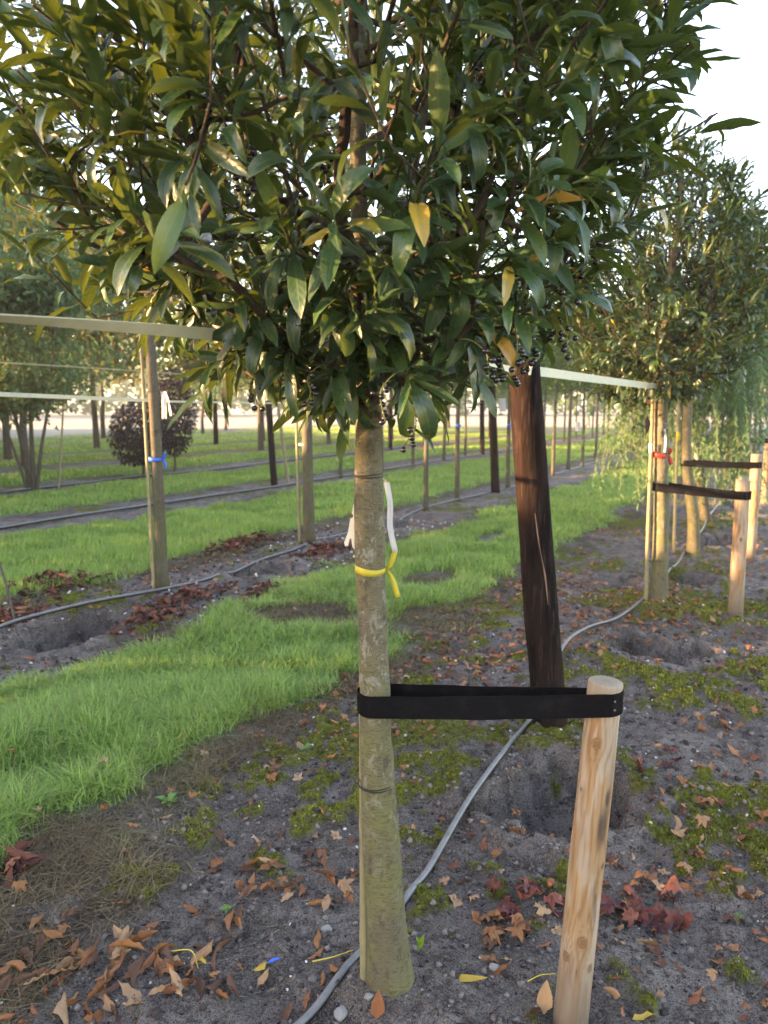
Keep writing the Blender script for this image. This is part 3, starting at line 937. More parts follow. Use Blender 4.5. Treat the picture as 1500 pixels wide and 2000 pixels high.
EX1 = [(pxw(300, 590, 1.5), (-0.6, -0.3, -0.6), 9, 0.1), (pxw(370, 640, 1.5), (-0.4, -0.4, -0.7), 8, 0.1), (pxw(400, 760, 1.55), (-0.5, -0.3, -0.6), 7, 0.08), (pxw(470, 640, 1.45), (-0.4, -0.5, -0.6), 9, 0.08), (pxw(560, 710, 1.5), (-0.3, -0.5, -0.7), 8, 0.07), (pxw(760, 520, 1.3), (0.1, -0.9, -0.2), 10, 0.08), (pxw(650, 430, 1.25), (-0.1, -0.9, 0.0), 10, 0.08), (pxw(820, 400, 1.25), (0.2, -0.9, 0.1), 10, 0.08), (pxw(900, 560, 1.35), (0.3, -0.8, -0.3), 10, 0.08), (pxw(540, 500, 1.35), (-0.2, -0.9, -0.2), 9, 0.08), (pxw(800, 742, 1.42), (0.15, -0.9, -0.15), 12, 0.05), (pxw(640, 735, 1.50), (-0.5, -0.6, -0.3), 11, 0.07), (pxw(690, 790, 1.68), (-0.1, -0.2, -1.0), 7, 0.06),
       (pxw(420, 705, 1.5), (-0.9, -0.3, -0.3), 10, 0.10), (pxw(520, 690, 1.55), (-0.5, -0.3, -0.7), 8, 0.10), (pxw(240, 520, 1.42), (-0.6, -0.4, -0.6), 9, 0.10), (pxw(95, 470, 1.4), (-0.9, -0.3, -0.3), 8, 0.13),
       (pxw(320, 560, 1.45), (-0.5, -0.4, -0.6), 9, 0.10), (pxw(940, 660, 1.5), (0.5, -0.5, -0.3), 10, 0.08), (pxw(1130, 570, 1.5), (0.9, -0.3, -0.1), 10, 0.12), (pxw(1000, 520, 1.35), (0.3, -0.9, 0.0), 11, 0.08),
       (pxw(1200, 500, 1.6), (1.0, -0.1, -0.2), 9, 0.14), (pxw(1250, 330, 1.6), (1.0, -0.1, 0.25), 9, 0.16), (pxw(1400, 240, 1.75), (1.0, 0.1, 0.45), 8, 0.2), (pxw(1330, 90, 1.7), (1.0, 0.0, 0.3), 9, 0.16),
       (pxw(60, 300, 1.5), (-1.0, -0.2, 0.15), 9, 0.15), (pxw(150, 150, 1.4), (-0.8, -0.3, 0.5), 9, 0.13), (pxw(380, 130, 1.2), (-0.4, -0.7, 0.4), 10, 0.1), (pxw(560, 260, 1.2), (-0.1, -0.7, 0.5), 10, 0.1), (pxw(980, 180, 1.2), (0.5, -0.7, 0.3), 10, 0.1),
       (pxw(700, 640, 1.55), (0.0, -0.8, -0.5), 9, 0.06), (pxw(860, 620, 1.5), (0.3, -0.7, -0.5), 9, 0.08), (pxw(590, 570, 1.45), (-0.3, -0.7, -0.5), 9, 0.08), (pxw(440, 480, 1.4), (-0.4, -0.7, -0.3), 9, 0.08)]
laurel(B1, 'large laurel tree in the foreground, its lichen-flecked trunk strapped to a peeled stake', 'laurel trees in the nearest row', T1, TR1, S1, PROF1, 900, 0.12, 3, 300, CL1, CAM, 2.75, (8, 14), EX1, 0.25)

B2 = G(5.91, -0.80, -0.03)
T2 = [B2, B2 + [-0.005, 0, 0.5], B2 + [-0.03, 0, 1.0], B2 + [-0.05, 0.0, 1.5], B2 + [-0.03, 0.02, 2.3], B2 + [0.02, 0.02, 2.8], B2 + [0.0, 0, 3.25]]
TR2 = ([-0.1, 0.05, 0.3, 1.5, 2.2, 4.2], [0.078, 0.07, 0.06, 0.045, 0.03, 0.004])


def auto_scaffold(B, n, zlo, dz, Lr, seed):
    out = []
    for k in range(n):
        a = k * 2.4 + seed
        z = zlo + dz * k
        c0 = B + np.array([0, 0.0, z])
        L_ = Lr * (1 - 0.45 * k / n)
        out.append([c0, c0 + np.array([math.cos(a) * 0.3 * L_, math.sin(a) * 0.3 * L_, 0.14]), c0 + np.array([math.cos(a) * 0.65 * L_, math.sin(a) * 0.65 * L_, 0.4]), c0 + np.array([math.cos(a) * L_, math.sin(a) * L_, 0.8])])
    return out


PROF2 = [(1.50, 0.25, 0.15), (1.62, 0.58, 0.42), (1.8, 0.72, 0.62), (2.2, 0.8, 0.78), (2.55, 0.76, 0.75), (2.85, 0.64, 0.62), (3.1, 0.44, 0.42), (3.3, 0.2, 0.2), (3.38, 0.08, 0.08)]
CL2 = [(B2[0] - 0.35, B2[1] - 0.2, 1.55, 8, 0.07, 1), (B2[0] - 0.28, B2[1] - 0.15, 1.5, 5, 0.05, 1)]
laurel(B2, 'second laurel tree along the nearest row, dense crown, red ribbon round its trunk', 'laurel trees in the nearest row', T2, TR2, auto_scaffold(B2, 14, 1.5, 0.075, 0.72, 1.0), PROF2, 900, 0.112, 9, 220, CL2, CAM, 4.5, (7, 12))

B3 = G(8.14, -0.79, -0.03)
T3 = [B3, B3 + [-0.03, 0, 0.4], B3 + [-0.12, 0, 0.9], B3 + [-0.14, 0, 1.5], B3 + [-0.12, 0.02, 2.5], B3 + [-0.1, 0, 3.6]]
laurel(B3, 'third laurel tree along the nearest row, bowed trunk beside a thin cane', 'laurel trees in the nearest row', T3, TR2, auto_scaffold(B3, 14, 1.6, 0.085, 0.75, 2.0), [(1.65 + (z - 1.5) * 1.1, a * 0.95, b * 0.95) for z, a, b in PROF2], 430, 0.11, 19, 40, [], CAM, 4.6, (7, 11))


# ------------------------------------------------------------------ generic trees
CARD = (np.array([(0, 0, 0), (0.5, 0.5, 0.08), (0, 1, -0.1), (-0.5, 0.5, 0.08)]), np.array([(0, 1, 2), (0, 2, 3)]), np.array([0, 1, 0, -1.]))
CARD6 = (np.array([(0, 0, 0), (0.42, 0.35, 0.1), (0.36, 0.7, 0.04), (0, 1, -0.15), (-0.36, 0.7, 0.04), (-0.42, 0.35, 0.1)]), np.array([(0, 1, 2, 3), (0, 3, 4, 5)]), np.array([0, 1, 1, 0, -1, -1.]))


def tree_data(seed, h0, h1, rad, trunk_r, n_limbs, n_leaves, ll, lw, leafm, barkm, lean=0.0, clump=0.16, base=CARD, shape=1.0, dens_in=0.35, bend=None, droop=0.0):
    """-> (trunk mesh, crown mesh), base at the origin"""
    r = np.random.default_rng(seed)
    ctrl = [(0, 0, -0.06), (lean * 0.2 + r.normal(0, 0.01), r.normal(0, 0.01), h0 * 0.5), (lean * 0.5, r.normal(0, 0.02), h0), (lean * 0.6 + r.normal(0, 0.05), r.normal(0, 0.05), 0.5 * (h0 + h1)), (lean * 0.7, 0, h1 * 0.97)]
    tp = smooth_path(ctrl, 24)
    tr = trunk_r * np.interp(tp[:, 2], [-0.1, 0.0, 0.15, h0, h1], [1.5, 1.35, 1.1, 0.8, 0.12])
    mb = MB(); v, f = tube(tp, tr, 10); mb.add(v, f)
    ends = []
    for k in range(n_limbs):
        z = h0 + (h1 - h0) * (k + r.uniform(0, 0.8)) / n_limbs * 0.9
        t = (z - h0) / (h1 - h0)
        rz = rad * max(0.15, math.sin(math.pi * min(1, (0.18 + 0.82 * t) ** shape)) ** 0.6)
        a = k * 2.4 + r.uniform(-0.4, 0.4)
        ln = rz * r.uniform(0.75, 1.1)
        p0 = tp[int(np.argmin(np.abs(tp[:, 2] - z)))]
        rise = r.uniform(0.1, 0.6) * ln
        p1 = p0 + np.array([math.cos(a) * ln * 0.55, math.sin(a) * ln * 0.55, rise * 0.7])
        p2 = p0 + np.array([math.cos(a) * ln, math.sin(a) * ln, rise - droop * ln])
        path = smooth_path([p0, p1, p2], 7)
        v, f = tube(path, np.linspace(max(0.005, trunk_r * 0.28), 0.003, 7), 5, False); mb.add(v, f)
        ends.append(path)
        for s in range(2):
            j = r.integers(2, 6)
            q = path[j] + np.array([math.cos(a + (1 - 2 * s) * 0.9), math.sin(a + (1 - 2 * s) * 0.9), 0.35]) * ln * 0.45
            sp = smooth_path([path[j], 0.5 * (path[j] + q) + r.normal(0, 0.03, 3), q], 5)
            v, f = tube(sp, np.linspace(0.005, 0.002, 5), 4, False); mb.add(v, f)
            ends.append(sp)
    tm = mb.mesh('trunk', barkm)
    E_ = [e for e in ends]
    pick = r.integers(0, len(E_), n_leaves)
    tt = r.uniform(dens_in, 1.05, n_leaves)
    P = np.empty((n_leaves, 3))
    for i in range(n_leaves):
        e = E_[pick[i]]; x = tt[i] * (len(e) - 1); j = min(int(x), len(e) - 2)
        P[i] = e[j] + (e[j + 1] - e[j]) * (x - j)
    P += r.normal(0, 1, P.shape) * clump * np.array([1, 1, 0.75])
    D = r.normal(0, 1, P.shape) + np.array([0, 0, -0.5])
    Nn = r.normal(0, 0.6, P.shape) + np.array([0, 0, 1.0])
    S = r.uniform(0.7, 1.25, n_leaves)
    M = frames(D, Nn) * (S * ll)[:, None, None]
    M[:, :, 0] *= lw / ll
    mb = MB()
    v, f, tn, lx = scatter(base, P, M, np.clip(r.beta(2, 2, n_leaves), 0, 1), '', None)
    mb.add(v, [f], tint=tn, lx=lx)
    return tm, mb.mesh('crown', leafm)


def place_tree(name, data, loc, rz, label, group, sc=1.0, cat='tree'):
    root = empty(name, loc)
    root.rotation_euler = (0, 0, rz); root.scale = (sc, sc, sc)
    tag(root, label, cat, group)
    link('trunk', data[0], root)
    c = link('crown', data[1], root); c['kind'] = 'stuff'
    return root


def at(u, v, dz=-0.01):
    return tuple(G(u, v, dz))


# second row: the two thick trunks close by
OAK = tree_data(21, 2.35, 5.6, 1.35, 0.046, 26, 5200, 0.075, 0.04, M_autumn, M_bark2, -0.03, 0.15, CARD6, 0.9, 0.3)
OAK2 = tree_data(22, 2.3, 5.2, 1.2, 0.056, 22, 3600, 0.08, 0.042, M_autumn, M_bark2, -0.05, 0.16, CARD6, 0.9, 0.3)
place_tree('oak_tree', OAK, at(4.50, -4.39), 0.4, 'tree with a blue ribbon and white tags on its sunlit trunk, left', 'trees of the second row')
place_tree('oak_tree', OAK2, at(6.74, -4.46), 1.0, 'tree with a white band round its thick trunk beside reddish leaf piles', 'trees of the second row')

YOUNG = [tree_data(31 + k, 1.85, 4.6, 0.75, 0.038, 18, 2600, 0.085, 0.06, M_lime, M_bark2, 0.02, 0.15, CARD, 0.9, 0.25) for k in range(3)]
ORD = ['first', 'second', 'third', 'fourth', 'fifth', 'sixth', 'seventh', 'eighth', 'ninth', 'tenth', 'eleventh', 'twelfth']
r2 = [(9.85, -4.53), (11.02, -4.53), (13.2, -4.45), (15.97, -4.40), (17.62, -4.5), (18.98, -4.5), (20.4, -4.5), (21.98, -4.55), (23.7, -4.5), (25.4, -4.5), (27.6, -4.5), (30, -4.5), (32.5, -4.5), (35, -4.5), (38, -4.5), (41, -4.5)]
for k, (u, v) in enumerate(r2):
    if k < 2: lb = ['slender grey trunk just right of the main laurel trunk', 'slender grey trunk next to the thin dark pole, left of it'][k]
    elif k == 2: lb = 'slim pale trunk with a blue ribbon between the two dark poles'
    elif k < 9: lb = 'young lime tree, %s slim trunk right of the thick dark pole' % ORD[k - 3]
    else: lb = 'far slim young lime tree at the hazy end of the second row'
    place_tree('young_tree', YOUNG[k % 3], at(u, v), k * 1.7, lb, 'slim young trees of the second row' if k < 9 else 'far slim young trees of the second row', 0.92 + 0.12 * ((k * 37) % 10) / 10)
r3 = [13.6, 15.4, 17.1, 18.9, 20.6, 22.6, 24.4, 26.5, 28.6, 31, 33.5, 36, 39]
for k, u in enumerate(r3):
    place_tree('young_tree', YOUNG[(k + 1) % 3], at(u, -8.2 + 0.07 * math.sin(k * 3)), k * 2.1, 'slim hazy third-row tree, %s trunk right of the black post' % (ORD + ['thirteenth'])[k], 'slim young trees of the third row', 0.9 + 0.15 * ((k * 53) % 10) / 10)

# fourth row: dark feathery many-stemmed tree, purple round shrubs
def multi_stem(seed, leafm, n_leaves=9000):
    r = np.random.default_rng(seed)
    parts = []
    mb = MB(); paths = []
    stems = []
    for k, (dx, dy) in enumerate([(0.02, 0.0), (-0.12, 0.08), (0.16, -0.05), (-0.22, -0.1)]):
        top = np.array([dx * 5, dy * 6, 4.2 - 0.3 * k])
        path = smooth_path([(dx * 0.3, dy * 0.3, -0.05), (dx * 1.2, dy, 0.8), (dx * 2.4, dy * 2, 1.7), (dx * 3.5, dy * 4, 3.0), top], 20)
        stems.append(tube(path, np.linspace(0.05 - 0.007 * k, 0.008, 20), 8))
        for j in range(34):
            i = r.integers(8, 20); a = r.uniform(0, 6.28); ln = r.uniform(0.6, 1.5)
            p0 = path[i]
            e = smooth_path([p0, p0 + np.array([math.cos(a), math.sin(a), 0.5]) * ln * 0.5, p0 + np.array([math.cos(a), math.sin(a), 0.15]) * ln], 6)
            v, f = tube(e, np.linspace(0.009, 0.002, 6), 4, False); mb.add(v, f); paths.append(e)
    pick = r.integers(0, len(paths), n_leaves); tt = r.uniform(0.15, 1.05, n_leaves) * 5
    P = np.array([paths[a][min(int(t), 4)] + (paths[a][min(int(t), 4) + 1] - paths[a][min(int(t), 4)]) * (t - min(int(t), 4)) for a, t in zip(pick, tt)])
    P += r.normal(0, 0.13, P.shape)
    D = r.normal(0, 1, P.shape) + [0, 0, -0.4]; Nn = r.normal(0, 0.5, P.shape) + [0, 0, 1.]
    M = frames(D, Nn) * (r.uniform(0.7, 1.3, n_leaves) * 0.13)[:, None, None]; M[:, :, 0] *= 0.42
    v, f, tn, lx = scatter(CARD, P, M, r.beta(2, 2, n_leaves), '', None)
    c = MB(); c.add(v, [f], tint=tn, lx=lx)
    return stems, mb.mesh('branches', M_barkd), c.mesh('crown', leafm)


def place_multi(data, loc, rz, label, group, sc=1.0):
    root = empty('many_stemmed_tree', loc); root.rotation_euler = (0, 0, rz); root.scale = (sc,) * 3
    tag(root, label, 'tree', group)
    for v, f in data[0]: link('stem', mesh('stem', v, f, M_barkd), root)
    link('branches', data[1], root)
    c = link('crown', data[2], root); c['kind'] = 'stuff'


MS = multi_stem(41, M_dark, 15000)
place_multi(MS, at(9.0, -11.74), 0.3, 'dark green many-stemmed tree at the left edge behind the pale bands', 'trees of the fourth row')
MS2 = multi_stem(42, M_lime, 9000)
place_multi(MS2, at(7.0, -11.9), 2.0, 'lighter green bushy tree cut by the left edge', 'trees of the fourth row', 0.9)


def globe_shrub(seed, h, rad, n):
    r = np.random.default_rng(seed)
    mb = MB(); v, f = tube(smooth_path([(0, 0, -0.03), (0.02, 0, 0.3), (0, 0.02, h * 0.6)], 8), np.linspace(0.03, 0.012, 8), 8); mb.add(v, f)
    for k in range(30):
        a, z = r.uniform(0, 6.28), r.uniform(0.25, 0.7) * h
        ln = rad * r.uniform(0.6, 0.95)
        v, f = tube(smooth_path([(0, 0, z), (math.cos(a) * ln * 0.6, math.sin(a) * ln * 0.6, z + 0.15 * h), (math.cos(a) * ln, math.sin(a) * ln, z + r.uniform(-0.2, 0.15) * h)], 5), np.linspace(0.008, 0.002, 5), 4, False); mb.add(v, f)
    d = r.normal(0, 1, (n, 3)); d /= np.linalg.norm(d, axis=1)[:, None]
    rr_ = r.uniform(0.25, 1, n) ** 0.4 * (0.85 + 0.3 * fbm(d[:, 0] * 2 + 5, d[:, 2] * 2 + d[:, 1], 3, seed))
    c = np.array([0, 0, 0.24 * h + 0.40 * h])
    P = c + d * rr_[:, None] * np.array([rad, rad, 0.42 * h])
    low = P[:, 2] < 0.42 * h
    P[low, 2] -= 0.06
    D = d * 0.7 + r.normal(0, 0.5, P.shape) + [0, 0, -0.7]; Nn = d + r.normal(0, 0.5, P.shape) + [0, 0, 0.6]
    M = frames(D, Nn) * (r.uniform(0.7, 1.3, n) * 0.085)[:, None, None]; M[:, :, 0] *= 0.5
    v, f, tn, lx = scatter(CARD, P, M, r.beta(2, 2, n), '', None)
    cb = MB(); cb.add(v, [f], tint=tn, lx=lx)
    return mb.mesh('stem', M_barkd), cb.mesh('crown', M_purple)


def place_shrub(data, loc, rz, label, group, sc=1.0, name='purple_shrub'):
    root = empty(name, loc); root.rotation_euler = (0, 0, rz); root.scale = (sc,) * 3
    tag(root, label, 'shrub', group)
    link('stem', data[0], root); c = link('crown', data[1], root); c['kind'] = 'stuff'


place_shrub(globe_shrub(51, 1.5, 0.62, 3600), at(11.72, -11.85), 0, 'low rounded dark purple shrub, left of the ribboned trunk', 'dark purple shrubs')
place_shrub(globe_shrub(52, 2.15, 0.52, 3600), at(12.75, -11.94), 1, 'taller dark purple shrub, right of the ribboned trunk', 'dark purple shrubs')

# further rows and big trees in the haze
BIG = [tree_data(61, 2.0, 7.5, 2.6, 0.10, 26, 5200, 0.20, 0.13, M_lime, M_barkd, 0.1, 0.32, CARD, 0.8, 0.2), tree_data(62, 1.8, 6.6, 2.2, 0.085, 24, 5200, 0.19, 0.12, M_autumn, M_barkd, -0.1, 0.3, CARD, 0.85, 0.2), tree_data(63, 1.6, 7.0, 2.3, 0.09, 26, 5200, 0.2, 0.12, M_dark, M_barkd, 0, 0.3, CARD, 0.85, 0.2)]
far = [(16, -15.6, 1), (20.5, -15.4, 0), (25, -15.6, 2), (30, -15.5, 0), (36, -15.5, 1), (14, -19.2, 2), (18.8, -21.1, 0), (26, -19.4, 1), (32, -19.2, 2), (39, -19.5, 0), (12.5, -16.5, 2),
       (24, -26.5, 0), (31, -27, 2), (36, -29.6, 1), (43, -24, 0), (17, -26, 1), (46, -15, 2), (48, -9, 1), (47, -20, 0), (26, -12, 1), (33, -12, 0), (40, -12, 2)]
far = sorted(far, key=lambda q: W(q[0], q[1])[0] / W(q[0], q[1])[1])
seen = {}
for k, (u, v, b) in enumerate(far):
    kind = ['light green', 'yellowish', 'dark green'][b]
    seen[b] = seen.get(b, -1) + 1
    place_tree('distant_tree', BIG[b], at(u, v), k * 1.3, '%s from the left of the tall %s trees in the hazy back rows' % (ORD[seen[b]], kind), 'tall %s trees in the back rows' % kind, 0.85 + 0.25 * ((k * 29) % 10) / 10)


def distant_wood():
    r = np.random.default_rng(66)
    P = []; S = []
    for k in range(150):
        az = R(-62 + 118 * (k + r.uniform()) / 150); d = r.uniform(98, 122)
        h = r.uniform(4.2, 8.2); w = r.uniform(2.0, 4.0)
        n = 110
        q = r.normal(0, 1, (n, 3)); q /= np.linalg.norm(q, axis=1)[:, None]; q *= r.uniform(0.35, 1, (n, 1)) ** 0.4
        P.append(np.stack([math.sin(az) * d + q[:, 0] * w, math.cos(az) * d + q[:, 1] * w, 0.3 + h * (0.5 + 0.5 * q[:, 2])], 1)); S.append(r.uniform(0.6, 1.2, n))
    P = np.concatenate(P); S = np.concatenate(S); n = len(P)
    M = frames(r.normal(0, 1, P.shape), r.normal(0, 1, P.shape)) * S[:, None, None]; M[:, :, 0] *= 0.8
    v, f, tn, lx = scatter(CARD, P, M, r.beta(2, 2, n), '', None)
    mb = MB(); mb.add(v, [f], tint=tn, lx=lx)
    tag(link('distant_wood', mb.mesh('distant_wood', M_lime)), 'pale misty belt of woodland along the horizon', 'woodland', None, 'stuff')


distant_wood()

# weeping willow further along the nearest row
def willow(loc, label):
    r = np.random.default_rng(71)
    root = empty('weeping_willow', loc); tag(root, label, 'tree', 'trees of the nearest row')
    tp = smooth_path([(0.0, 0, -0.05), (-0.10, 0, 0.5), (-0.22, 0.02, 1.2), (-0.25, 0, 2.0), (-0.2, 0.05, 3.4)], 24)
    v, f = tube(tp, np.interp(tp[:, 2], [0, 0.1, 3.4], [0.085, 0.065, 0.03]), 12)
    link('trunk', mesh('trunk', v, f, M_bark2), root)
    mb = MB(); P = []; D = []
    for k in range(30):
        a = k * 2.4; ln = r.uniform(0.35, 1.25)
        p0 = tp[r.integers(15, 24)]
        top = p0 + np.array([math.cos(a) * ln * 0.5, math.sin(a) * ln * 0.5, 0.25]); end = p0 + np.array([math.cos(a) * ln, math.sin(a) * ln, r.uniform(-0.15, 0.3)])
        arm = smooth_path([p0, top, end], 8)
        v, f = tube(arm, np.linspace(0.018, 0.005, 8), 5, False); mb.add(v, f)
        for s in range(11):
            st = arm[r.integers(3, 8)] + r.normal(0, 0.05, 3)
            zend = r.uniform(0.25, 1.6)
            n = max(6, int((st[2] - zend) / 0.12))
            sway = r.normal(0, 0.16, 2)
            line = np.array([st + np.array([sway[0] * t ** 1.2 + 0.15 * math.cos(a) * math.sqrt(t), sway[1] * t ** 1.2 + 0.15 * math.sin(a) * math.sqrt(t), -(st[2] - zend) * t]) for t in np.linspace(0, 1, n)])
            v, f = tube(line, np.linspace(0.0022, 0.0012, n), 3, False); mb.add(v, f)
            for q in range(int((st[2] - zend) / 0.024)):
                t = r.uniform(0.02, 1) * (n - 1); j = min(int(t), n - 2)
                P.append(line[j] + (line[j + 1] - line[j]) * (t - j)); D.append([r.normal(), r.normal(), -1.5])
    link('hanging_branches', mb.mesh('hanging_branches', M_willowtwig), root)
    P = np.array(P); D = np.array(D)
    Nn = r.normal(0, 1, P.shape)
    M = frames(D, Nn) * (r.uniform(0.7, 1.3, len(P)) * 0.085)[:, None, None]; M[:, :, 0] *= 0.16
    cb = MB(); v, f, tn, lx = scatter(CARD, P, M, r.beta(2, 2, len(P)), '', None); cb.add(v, [f], tint=tn, lx=lx)
    c = link('crown', cb.mesh('crown', M_willow), root); c['kind'] = 'stuff'


M_willowtwig = plain('willow_twig', (0.2, 0.2, 0.07), 0.6)
willow(at(10.57, -0.89), 'weeping willow with pale green strands hanging to the ground, behind the strapped stakes')
for k, u in enumerate((17, 19.5, 22.5, 26)):
    place_tree('young_tree', YOUNG[k % 3], at(u, -0.85), k * 1.1, 'young tree far along the nearest row, behind the willow strands', 'far trees of the nearest row', 0.95)

# unseen shrubs and trees added left of the view to block the low sun
BLOCK_SHRUBS = [None, None]


def block_shrub(seed, h, rad, n):  # shrub added outside the view only to block sun
    r = np.random.default_rng(seed)
    mb = MB(); v, f = tube([(0, 0, -0.05), (0.02, 0, h * 0.5), (0, 0, h * 0.92)], [0.035, 0.022, 0.006], 8); mb.add(v, f)
    z = r.uniform(0.08, 1, n) * h
    rr_ = rad * np.sqrt(np.clip(1 - ((z / h - 0.45) / 0.62) ** 2, 0.03, 1)) * r.uniform(0.2, 1, n) ** 0.5
    a = r.uniform(0, 6.283, n)
    P = np.stack([np.cos(a) * rr_, np.sin(a) * rr_, z], 1)
    M = frames(r.normal(0, 1, P.shape), r.normal(0, 1, P.shape)) * (r.uniform(0.7, 1.3, n) * 0.14)[:, None, None]; M[:, :, 0] *= 0.6
    v, f, tn, lx = scatter(CARD, P, M, r.beta(2, 2, n), '', None)
    cb = MB(); cb.add(v, [f], tint=tn, lx=lx)
    return mb.mesh('stem', M_barkd), cb.mesh('crown', M_block)


BLOCK_SHRUBS = [block_shrub(81, 2.0, 0.75, 2200), block_shrub(82, 1.75, 0.7, 2000)]
rh = np.random.default_rng(83)
for k in range(22):
    y = -5.5 + k * 1.05
    x = -10.5 + rh.normal(0, 0.15)
    uu, vv = UV(x, y)
    place_shrub(BLOCK_SHRUBS[k % 2], (x, y, float(gz(uu, vv)[0])), k * 1.9, 'unseen dense green shrub added left of the view to block the low sun', 'added sun-blocking shrubs left of the view', (1.42 if -1.2 < y < 3.3 else 1.12) + 0.12 * rh.uniform(), 'sun_block_shrub')  # taller ones added to keep sun off the near trunk and stake
BLOCK_TREE = tree_data(85, 3.7, 8.2, 1.9, 0.08, 26, 6200, 0.17, 0.11, M_lime, M_barkd, 0.0, 0.24, CARD, 0.9, 0.25)  # unseen tree added so its crown blocks sun from the upper laurel crown
for k in range(22):
    y = 17.5 + 1.35 * k; x = -(0.5 * y + 3.6)
    uu, vv = UV(x, y)
    place_shrub(BLOCK_SHRUBS[k % 2], (x, y, float(gz(uu, vv)[0])), k * 1.7, 'unseen dense green shrub added left of the view to block the low sun', 'added sun-blocking shrubs left of the view', 1.35 + 0.2 * rh.uniform(), 'sun_block_shrub')  # unseen shrubs added to shade the far strips
for k in range(10):
    y = -7 + k * 2.5 + rh.normal(0, 0.3); x = -14.5 + rh.normal(0, 0.4)
    place_tree('sun_block_tree', BLOCK_TREE, (x, y, 0.0), k * 0.9, 'unseen tall tree added left of the view, its high crown blocking the sun', 'added sun-blocking trees left of the view', 0.95 + 0.1 * rh.uniform())


# ------------------------------------------------------------------ poles, stakes, canes
def pole(name, u, v, h, r0, r1, lean, label, group, scar=False, seed=0):
    b = G(u, v, -0.05)
    ax = np.array([lean[0], lean[1], h])
    n, m = 48, 90
    t = np.linspace(0, 1, m)
    pts = b * 0 + ax[None] * t[:, None]
    vv_, ff = tube(pts, np.interp(t, [0, 1], [r0, r1]), n)
    k = np.arange(n * m)
    ang = (k % n) * 2 * math.pi / n; zz = (k // n) / m * h
    d = vv_[:n * m] - np.repeat(pts, n, 0)
    bump = 1 + 0.14 * (fbm(ang * 1.5 + seed, zz * 1.6, 3, 91 + seed) - 0.5) + 0.10 * (fbm(ang * 7, zz * 3, 3, 95 + seed) - 0.5)
    vv_[:n * m] = np.repeat(pts, n, 0) + d * bump[:, None]
    o = link(name, mesh(name, vv_, ff, M_tar), None, tuple(b))
    tag(o, label, 'post', group)
    if scar:
        s = smooth_path([(-0.012, -r0 * 1.0, h * 0.62), (-0.004, -r0 * 1.0, h * 0.54), (0.012, -r0 * 1.01, h * 0.46), (0.016, -r0 * 1.02, h * 0.38)], 10)
        s = s + ax[None] * 0
        s[:, 0] += ax[0] * s[:, 2] / h; s[:, 1] += ax[1] * s[:, 2] / h + 0.004
        v, f = tube(s, [0.001, 0.0025, 0.003, 0.002, 0.001, 0.002, 0.004, 0.0035, 0.0025, 0.001], 5)
        link('split', mesh('split', v, f, plain('raw_split_wood', (0.22, 0.13, 0.09), 0.8)), o)
    return o, b


PT = pxw(1022, 720, 3.40)
PB = G(3.37, -0.90)
pole('dark_pole', 3.37, -0.90, 1.72, 0.079, 0.071, (PT[0] - PB[0], 0.0), 'thick leaning dark tarred pole right of the main laurel trunk', 'tarred poles along the rows', True, 1)
pole('dark_pole', 12.50, -4.43, 1.86, 0.075, 0.065, (-0.11, 0), 'dark tarred pole of the second row, seen left of the thick leaning pole', 'tarred poles along the rows', False, 2)
pole('dark_pole', 11.33, -8.23, 1.6, 0.06, 0.055, (-0.08, 0), 'black post of the third row, between the two thick left trunks', 'tarred poles along the rows', False, 3)
pole('dark_pole', 21.9, -8.21, 1.68, 0.075, 0.07, (-0.04, 0), 'black post far in the third row, left of the second row pole', 'tarred poles along the rows', False, 4)
pole('dark_pole', 22.8, -11.8, 1.7, 0.07, 0.07, (-0.03, 0), 'thin brown post in the fourth row, beside the far black post', 'tarred poles along the rows', False, 5)
pole('dark_pole', 14.62, -0.77, 1.72, 0.085, 0.08, (-0.12, 0), 'dark pole behind the willow strands near the right edge', 'tarred poles along the rows', False, 6)
pole('dark_pole', 25.2, -4.35, 1.7, 0.075, 0.07, (0, 0), 'far dark post among the slim trunks of the second row', 'tarred poles along the rows', False, 7)
pole('dark_pole', 22.85, -19.27, 1.75, 0.09, 0.08, (0, 0), 'distant grey post standing beyond the dark shrubs', 'tarred poles along the rows', False, 8)
pole('dark_pole', 8.0, -12.1, 1.7, 0.06, 0.055, (0.02, 0), 'dark post at the left edge under the feathery tree', 'tarred poles along the rows', False, 9)


